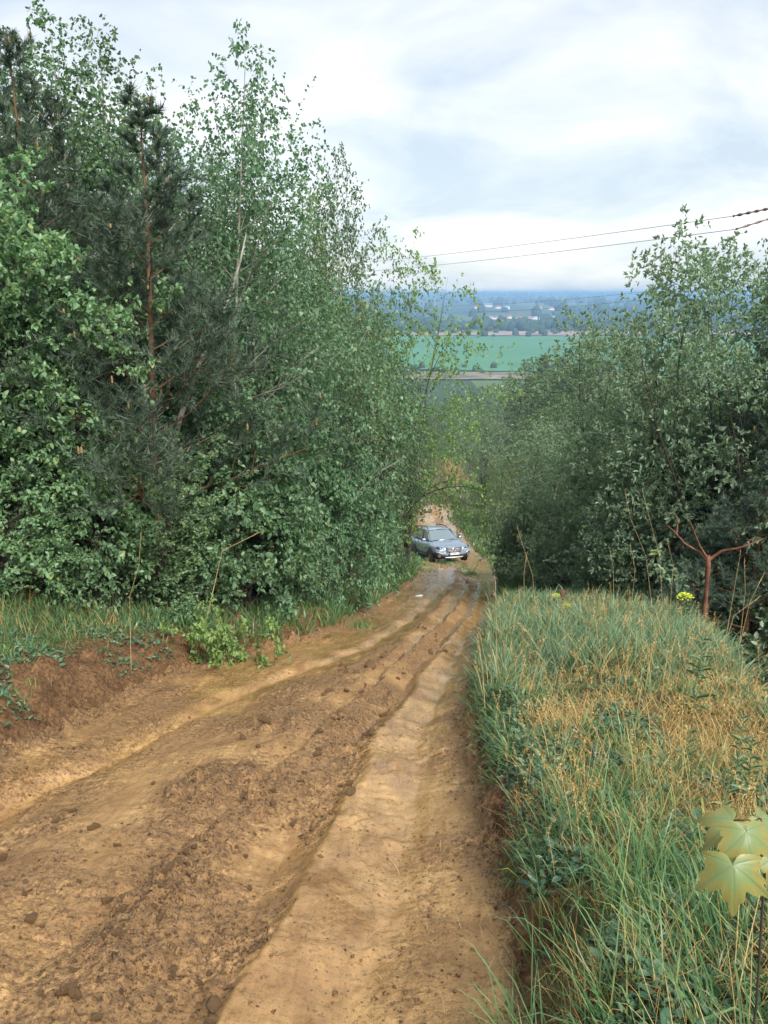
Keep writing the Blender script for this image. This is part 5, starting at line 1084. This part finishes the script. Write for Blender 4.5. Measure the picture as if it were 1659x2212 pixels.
    mb = MB(); mb.tube(np.array([[2.36, -.46, .325], [2.405, -.36, .315], [2.42, 0, .31], [2.405, .36, .315], [2.36, .46, .325]]), [.022, .032, .036, .032, .022], 8); mb.build('skid_bar', M['silver'], car, True)
    pl = slab('number_plate', [(2.425, -.26, .435), (2.425, .26, .435), (2.425, .26, .545), (2.425, -.26, .545)], (1, 0, .05), .012, M['plate'], car)
    slab('plate_band', [(2.438, -.258, .437), (2.438, -.222, .437), (2.438, -.222, .543), (2.438, -.258, .543)], (1, 0, .05), .003, M['plate_blue'], pl)
    mb = MB(); mb.box((2.40, -.28, .425), (2.424, .28, .555)); mb.build('plate_holder', M['black'], pl)
    fc = bpy.data.curves.new('plate_text', 'FONT'); fc.body = 'AX 4895 HC'; fc.size = .095; fc.align_x = 'CENTER'; fc.align_y = 'CENTER'; fc.extrude = .001
    tmp = bpy.data.objects.new('tmp', fc); COL.objects.link(tmp); tme = bpy.data.meshes.new_from_object(tmp.evaluated_get(bpy.context.evaluated_depsgraph_get())); bpy.data.objects.remove(tmp); tme.materials.clear(); tme.materials.append(M['black']); tx = obj('plate_lettering', tme, None, pl); tx.location = (2.4415, .012, .492); tx.rotation_euler = (math.pi / 2, 0, math.pi / 2)
    # wipers and bonnet crease
    mb = MB()
    for y0, y1_ in ((-.55, -.02), (.02, .5)): mb.tube(np.array([[.99, y0, 1.075], [1.03, (y0 + y1_) / 2, 1.085], [.98, y1_, 1.09]]), .010, 4, False)
    mb.build('wiper', M['black'], car)
    return car
car = build_car()

# ------------------------------------------------------------------ power line
M['wire'] = plain('wire', (0.10, 0.10, 0.12), 0.5); M['pole'] = plain('pole_concrete', (0.22, 0.20, 0.18), 0.8, var=0.2); M['insul'] = plain('insulator', (0.07, 0.035, 0.03), 0.3)
def at3(u, v, y): d = ray(u, v); return np.array([d[0] * y / d[1], y, EYE + d[2] * y / d[1]])
def wire(a, b, sag, label, rad, group=None):
    t = np.linspace(0, 1, 40)[:, None]; P = a + (b - a) * t; P[:, 2] -= (4 * sag * t * (1 - t))[:, 0]
    mb = MB(); mb.tube(P, rad, 5, False); return tag(mb.build('power_line', M['wire']), label, 'wire', group)
A1 = at3(1583, 467, 28.0); A2 = at3(1590, 495, 27.2); B1 = at3(820, 557, 68.0); B2 = at3(820, 577, 66.0)
def extend(a, b, k): return a + (b - a) * k
wire(A1, extend(A1, B1, 1.6), 0.25, 'upper thin power wire crossing the sky', 0.010)
wire(A2, extend(A2, B2, 1.6), 0.25, 'lower of the two thin power wires crossing the sky', 0.010)
pole_xy = (A1[0] + 3.1, 27.6); pz = float(ground_z(np.array([pole_xy[0]]), np.array([pole_xy[1]]))[0])
po = thing('power_pole', 'power pole behind the edge pine, its arm and insulators showing', 'pole', (pole_xy[0], pole_xy[1], pz))
top = A1[2] - pz + 0.25
mb = MB(); mb.tube(np.array([[0, 0, -.3], [0, 0, top * .5], [0, 0, top + .9]]), [.19, .16, .12], 10); mb.build('post', M['pole'], po, True)
mb = MB(); mb.box((-1.75, -.06, top - .02), (1.7, .06, top + .12)); mb.build('cross_arm', M['insul'], po)
mb = MB(); mb.tube(np.array([[-1.15, 0, top + .12], [-.3, 0, top + .85]]), .05, 6); mb.tube(np.array([[-1.25, 0, top + .1], [-1.4, 0, top + .55]]), .03, 6); mb.build('brace', M['insul'], po)
mb = MB(); s0 = np.array([-1.72, 0, top + .03]); e0 = A1 - np.array([pole_xy[0], pole_xy[1], pz]); P = s0 + (e0 - s0) * np.linspace(0, 1, 25)[:, None]
mb.tube(P, np.where(np.arange(25) % 4 < 2, .045, .02) * np.where((np.arange(25) < 3), .3, 1), 8); mb.build('insulator', M['insul'], po, True)
mb = MB(); s0 = np.array([-1.0, 0, top - .02]); e0 = A2 - np.array([pole_xy[0], pole_xy[1], pz]); P = s0 + (e0 - s0) * np.linspace(0, 1, 25)[:, None]
mb.tube(P, np.where(np.arange(25) % 4 < 2, .035, .018), 8); mb.build('insulator', M['insul'], po, True)
for (u0, v0, y0, u1, v1, y1, lab) in [(960, 660, 150, 1420, 627, 100, 'faint power wire over the blue hills'), (1000, 674, 146, 1440, 641, 98, 'second faint power wire below the one over the hills'),
        (1100, 783, 84, 1420, 766, 60, 'topmost of the wires in front of the green field'), (1100, 787, 83, 1420, 771, 59, 'middle one of the wires in front of the green field'), (1100, 791, 82, 1420, 776, 58, 'lowest of the wires in front of the green field')]:
    wire(at3(u0, v0, y0), at3(u1, v1, y1), 0.4, lab, 0.018 if v0 < 700 else 0.012)

# ------------------------------------------------------------------ valley
def land_z(x, y):
    z = R(y) + fbm(x * 0.05, y * 0.05, 77, 3) * 1.2 * smooth((y - 60) / 80) * (1 - smooth((y - 380) / 80))
    d = np.hypot(x, y); z = z + np.interp(d, [0, 1800, 3000, 5000, 7500, 10500, 13000, 24000], [0, 0, 8, 18, 30, 52, 62, 50]) + 5 * fbm(x * 0.0006, y * 0.0006, 5, 3) * smooth((d - 1800) / 2500)
    return z
rr = np.concatenate([np.linspace(85, 500, 60), 500 * (20000 / 500) ** np.linspace(0.02, 1, 110)]); aa = np.radians(np.linspace(-60, 60, 140))
RR, AA = np.meshgrid(rr, aa, indexing='ij'); LX = RR * np.sin(AA); LY = RR * np.cos(AA); LZ = land_z(LX, LY) - 0.25
ii = np.arange(len(rr) - 1)[:, None] * len(aa) + np.arange(len(aa) - 1)[None]
def valley_mat():
    m, t, b, o = mat_new('valley_land'); L = t.links.new; tcn = N(t, 'ShaderNodeTexCoord')
    mp_ = N(t, 'ShaderNodeMapping'); mp_.inputs['Scale'].default_value = (0.0035, 0.0011, 0.001); L(tcn.outputs['Object'], mp_.inputs[0])
    v = N(t, 'ShaderNodeTexVoronoi', i_Scale=1.0); L(mp_.outputs[0], v.inputs['Vector'])
    r = N(t, 'ShaderNodeValToRGB'); r.color_ramp.interpolation = 'CONSTANT'; sepc = N(t, 'ShaderNodeSeparateColor'); L(v.outputs['Color'], sepc.inputs[0]); L(sepc.outputs[0], r.inputs[0])
    cols = [(0.0, (0.07, 0.10, 0.05)), (0.35, (0.10, 0.15, 0.06)), (0.55, (0.05, 0.08, 0.045)), (0.75, (0.16, 0.15, 0.09)), (0.9, (0.09, 0.13, 0.06))]
    r.color_ramp.elements[0].color = (*cols[0][1], 1); r.color_ramp.elements[1].position = cols[1][0]; r.color_ramp.elements[1].color = (*cols[1][1], 1)
    for p, c in cols[2:]: e = r.color_ramp.elements.new(p); e.color = (*c, 1)
    L(r.outputs[0], b.inputs['Base Color']); b.inputs['Roughness'].default_value = 0.95; b.inputs['Specular IOR Level'].default_value = 0.1
    return m
tag(obj('valley', mesh_data('valley', np.stack([LX, LY, LZ], -1), np.stack([ii, ii + 1, ii + len(aa) + 1, ii + len(aa)], -1).reshape(-1, 4), None, True), valley_mat()), kind='structure')
def sheet(name, u0, u1, v0, v1, mat, lift, jag=0.0, seed=0):
    """a patch of land on the valley floor between two photo heights, in world distance"""
    yn = valley_hit(v1); yf = valley_hit(v0); n = 60; X0, X1 = -900, 1500
    xs = np.linspace(X0, X1, n); g = np.random.default_rng(seed)
    ya = yn + jag * fbm(xs * 0.01, xs * 0, seed, 3) * (yf - yn); yb = yf + jag * fbm(xs * 0.008, xs * 0 + 5, seed + 1, 3) * (yf - yn)
    m = 8; V = np.stack([np.repeat(xs, m), (ya[:, None] + (yb - ya)[:, None] * np.linspace(0, 1, m)[None]).ravel()], -1)
    V = np.concatenate([V, (land_z(V[:, 0], V[:, 1]) + lift)[:, None]], 1); k = np.arange(n - 1)[:, None] * m + np.arange(m - 1)[None]
    return tag(obj(name, mesh_data(name, V, np.stack([k, k + m, k + m + 1, k + 1], -1).reshape(-1, 4), None, True), mat), kind='structure')
def valley_hit(v):
    d = ray(830, v); t = np.linspace(300, 15000, 20000); z = EYE + d[2] * t - land_z(d[0] * t, d[1] * t); return float(d[1] * t[int(np.argmax(z < 0))]) if (z < 0).any() else 13000.0
M['field'] = plain('green_crop', (0.085, 0.215, 0.115), 0.9, spec=0.1, var=0.15, scale=0.004)
M['sand'] = plain('bare_sand', (0.19, 0.175, 0.12), 0.95, spec=0.1, var=0.5, scale=0.06)
M['brown'] = plain('bare_strip', (0.30, 0.24, 0.20), 0.95, spec=0.1, var=0.4, scale=0.02)
sheet('field', 0, 0, 727, 798, M['field'], 0.9, 0.10, 3)
sheet('sand_path', 0, 0, 801, 816, M['sand'], 0.7, 0.6, 5)
sheet('fallow_land', 0, 0, 716, 726, M['brown'], 0.7, 0.2, 7)
# far woods: rounded crowns massed together, one object for each belt
M['farwood'] = plain('far_wood', (0.045, 0.075, 0.045), 0.95, spec=0.1, var=0.35, scale=0.03)
bm = bmesh.new(); bmesh.ops.create_icosphere(bm, subdivisions=1, radius=1.0); ICO = np.array([v.co[:] for v in bm.verts]); ICF = np.array([[v.index for v in f.verts] for f in bm.faces]); bm.free()
def belt(v_a, v_b, n, size, seed, label, xr=(-0.35, 0.65)):
    g = np.random.default_rng(seed); y0 = valley_hit(v_b); y1 = valley_hit(v_a); y = y0 + (y1 - y0) * g.random(n) ** 1.3; x = y * g.uniform(xr[0], xr[1], n)
    keep = fbm(x / 260, y / 520, seed, 3) > -0.12; x, y = x[keep], y[keep]; n = len(x); s = size * g.uniform(.6, 1.3, n)
    P = np.stack([x, y, land_z(x, y) + s * .55], -1); J = 1 + g.normal(0, .16, (n, len(ICO), 1))
    V = P[:, None] + ICO[None] * J * np.stack([s, s, s * g.uniform(.8, 1.4, n)], -1)[:, None]
    t = (ICF[None] + np.arange(n)[:, None, None] * len(ICO)).reshape(-1, 3)
    tag(obj('far_woods', mesh_data('far_woods', V.reshape(-1, 3), None, t), M['farwood']), label, 'woods', kind='stuff')
belt(688, 716, 900, 9, 1, 'belt of blue hazed trees behind the green field')
belt(664, 684, 700, 16, 2, 'hazy woods among the far houses')
belt(640, 660, 800, 14, 3, 'distant wooded hills below the skyline')
belt(634, 641, 900, 16, 4, 'farthest wooded ridge on the horizon')
belt(716, 729, 160, 5, 6, 'scrub along the bare strip behind the green field')
belt(794, 812, 160, 3.0, 7, 'scrub at the near edge of the green field')
# houses in the valley
M['hw'] = plain('house_white', (0.80, 0.78, 0.76), 0.8); M['hr'] = plain('house_red_roof', (0.42, 0.12, 0.09), 0.8); M['hg'] = plain('house_grey_roof', (0.45, 0.45, 0.47), 0.8)
def house_mesh(w_, d_, h_, rh):
    mb = MB(); mb.box((-w_ / 2, -d_ / 2, -2), (w_ / 2, d_ / 2, h_)); wall_ = mb.data('house_wall')
    V = np.array([[-w_ * .54, -d_ * .56, h_ + .02], [w_ * .54, -d_ * .56, h_ + .02], [w_ * .54, d_ * .56, h_ + .02], [-w_ * .54, d_ * .56, h_ + .02], [-w_ * .54, 0, h_ + rh], [w_ * .54, 0, h_ + rh]])
    roof_ = mesh_data('house_roof', V, [[0, 1, 5, 4], [2, 3, 4, 5], [0, 3, 2, 1]], [[0, 4, 3], [1, 2, 5]]); return wall_, roof_
hm = house_mesh(14, 10, 5, 4); hb = house_mesh(60, 24, 12, 6)
for i, (u, v, bigone, roof, lab) in enumerate([(1050, 664, 1, 'hg', 'large white building alone on the far slope'), (1095, 668, 0, 'hg', 'white house beside the large white building on the far slope'), (1028, 667, 0, 'hr', 'pale house just before the large white building'),
        (1075, 667, 0, 'hr', 'red roofed house close behind the large white building'), (1155, 691, 0, 'hg', 'white walled house in the middle of the far village'), (1143, 690, 0, 'hr', 'red roofed house beside the white one in the village'), (1170, 692, 0, 'hg', 'pale house at the end of the village row above the field'),
        (1085, 689, 0, 'hr', 'pink red roofed house at the start of the village'), (1072, 690, 0, 'hr', 'second red roofed house at the start of the village'), (1100, 688, 0, 'hr', 'red roof showing between the village trees'), (1060, 691, 0, 'hg', 'greyish house at the edge of the village trees'),
        (1195, 690, 0, 'hg', 'white house of the village close to the willow tops'), (1215, 691, 0, 'hr', 'last village house before the willow tops'), (1120, 690, 0, 'hr', 'low red roofed house among village trees'), (1165, 668, 0, 'hr', 'lone reddish house on the far slope'),
        (1190, 670, 0, 'hr', 'reddish house farther along the far slope'), (865, 668, 0, 'hg', 'white house seen through the hawthorn twigs'), (1440, 685, 1, 'hg', 'white building glimpsed between willow shoots'), (880, 700, 0, 'hg', 'pale house low behind the hawthorn')]):
    y = valley_hit(v); d = ray(u, v); x = d[0] / d[1] * y; k = y / 2400; wl, rf_ = hb if bigone else hm
    s_ = (0.55 if bigone else 1.0) * max(0.8, k)
    o = thing('house', lab, 'house', (x, y, float(land_z(np.array([x]), np.array([y]))[0])), (0, 0, (i * 0.7) % 1.2 - .5), 'houses in the valley', (s_, s_, s_))
    obj('wall', wl, M['hw'], o); c = obj('roof', rf_, None, o)
    if len(rf_.materials) == 0: rf_.materials.append(M['hg'])
    c.material_slots[0].link = 'OBJECT'; c.material_slots[0].material = M[roof]

# a scrap of paper on the mud
x, y = hit(905, 1287); g = np.random.default_rng(4); V = np.array([[i * .05 - .1, j * .04 - .06, .02 + g.random() * .035] for i in range(5) for j in range(4)]); k = np.arange(4)[:, None] * 4 + np.arange(3)[None]
o = tag(obj('paper_scrap', mesh_data('paper_scrap', V, np.stack([k, k + 4, k + 5, k + 1], -1).reshape(-1, 4)), M['plate'], None, (x, y, on_mud(x, y)), (0, 0, .4)), 'crumpled white paper scrap at the road edge before the car', 'litter')
md = o.modifiers.new('thick', 'SOLIDIFY'); md.thickness = 0.004

# ------------------------------------------------------------------ haze
hz = bpy.data.materials.new('haze_air'); hz.use_nodes = True; t = hz.node_tree; t.nodes.clear()
o_ = N(t, 'ShaderNodeOutputMaterial'); pv = N(t, 'ShaderNodeVolumePrincipled'); pv.inputs['Density'].default_value = 0.00028; pv.inputs['Color'].default_value = (0.36, 0.63, 0.97, 1); pv.inputs['Density Attribute'].default_value = ''
pv.inputs['Anisotropy'].default_value = 0.0; t.links.new(pv.outputs[0], o_.inputs['Volume']); hz.cycles.homogeneous_volume = True
mb = MB(); mb.box((-19000, -120, -68), (19000, 20500, 16)); hb_ = tag(mb.build('haze', hz), 'thin blue haze filling the valley air', 'haze', kind='stuff')
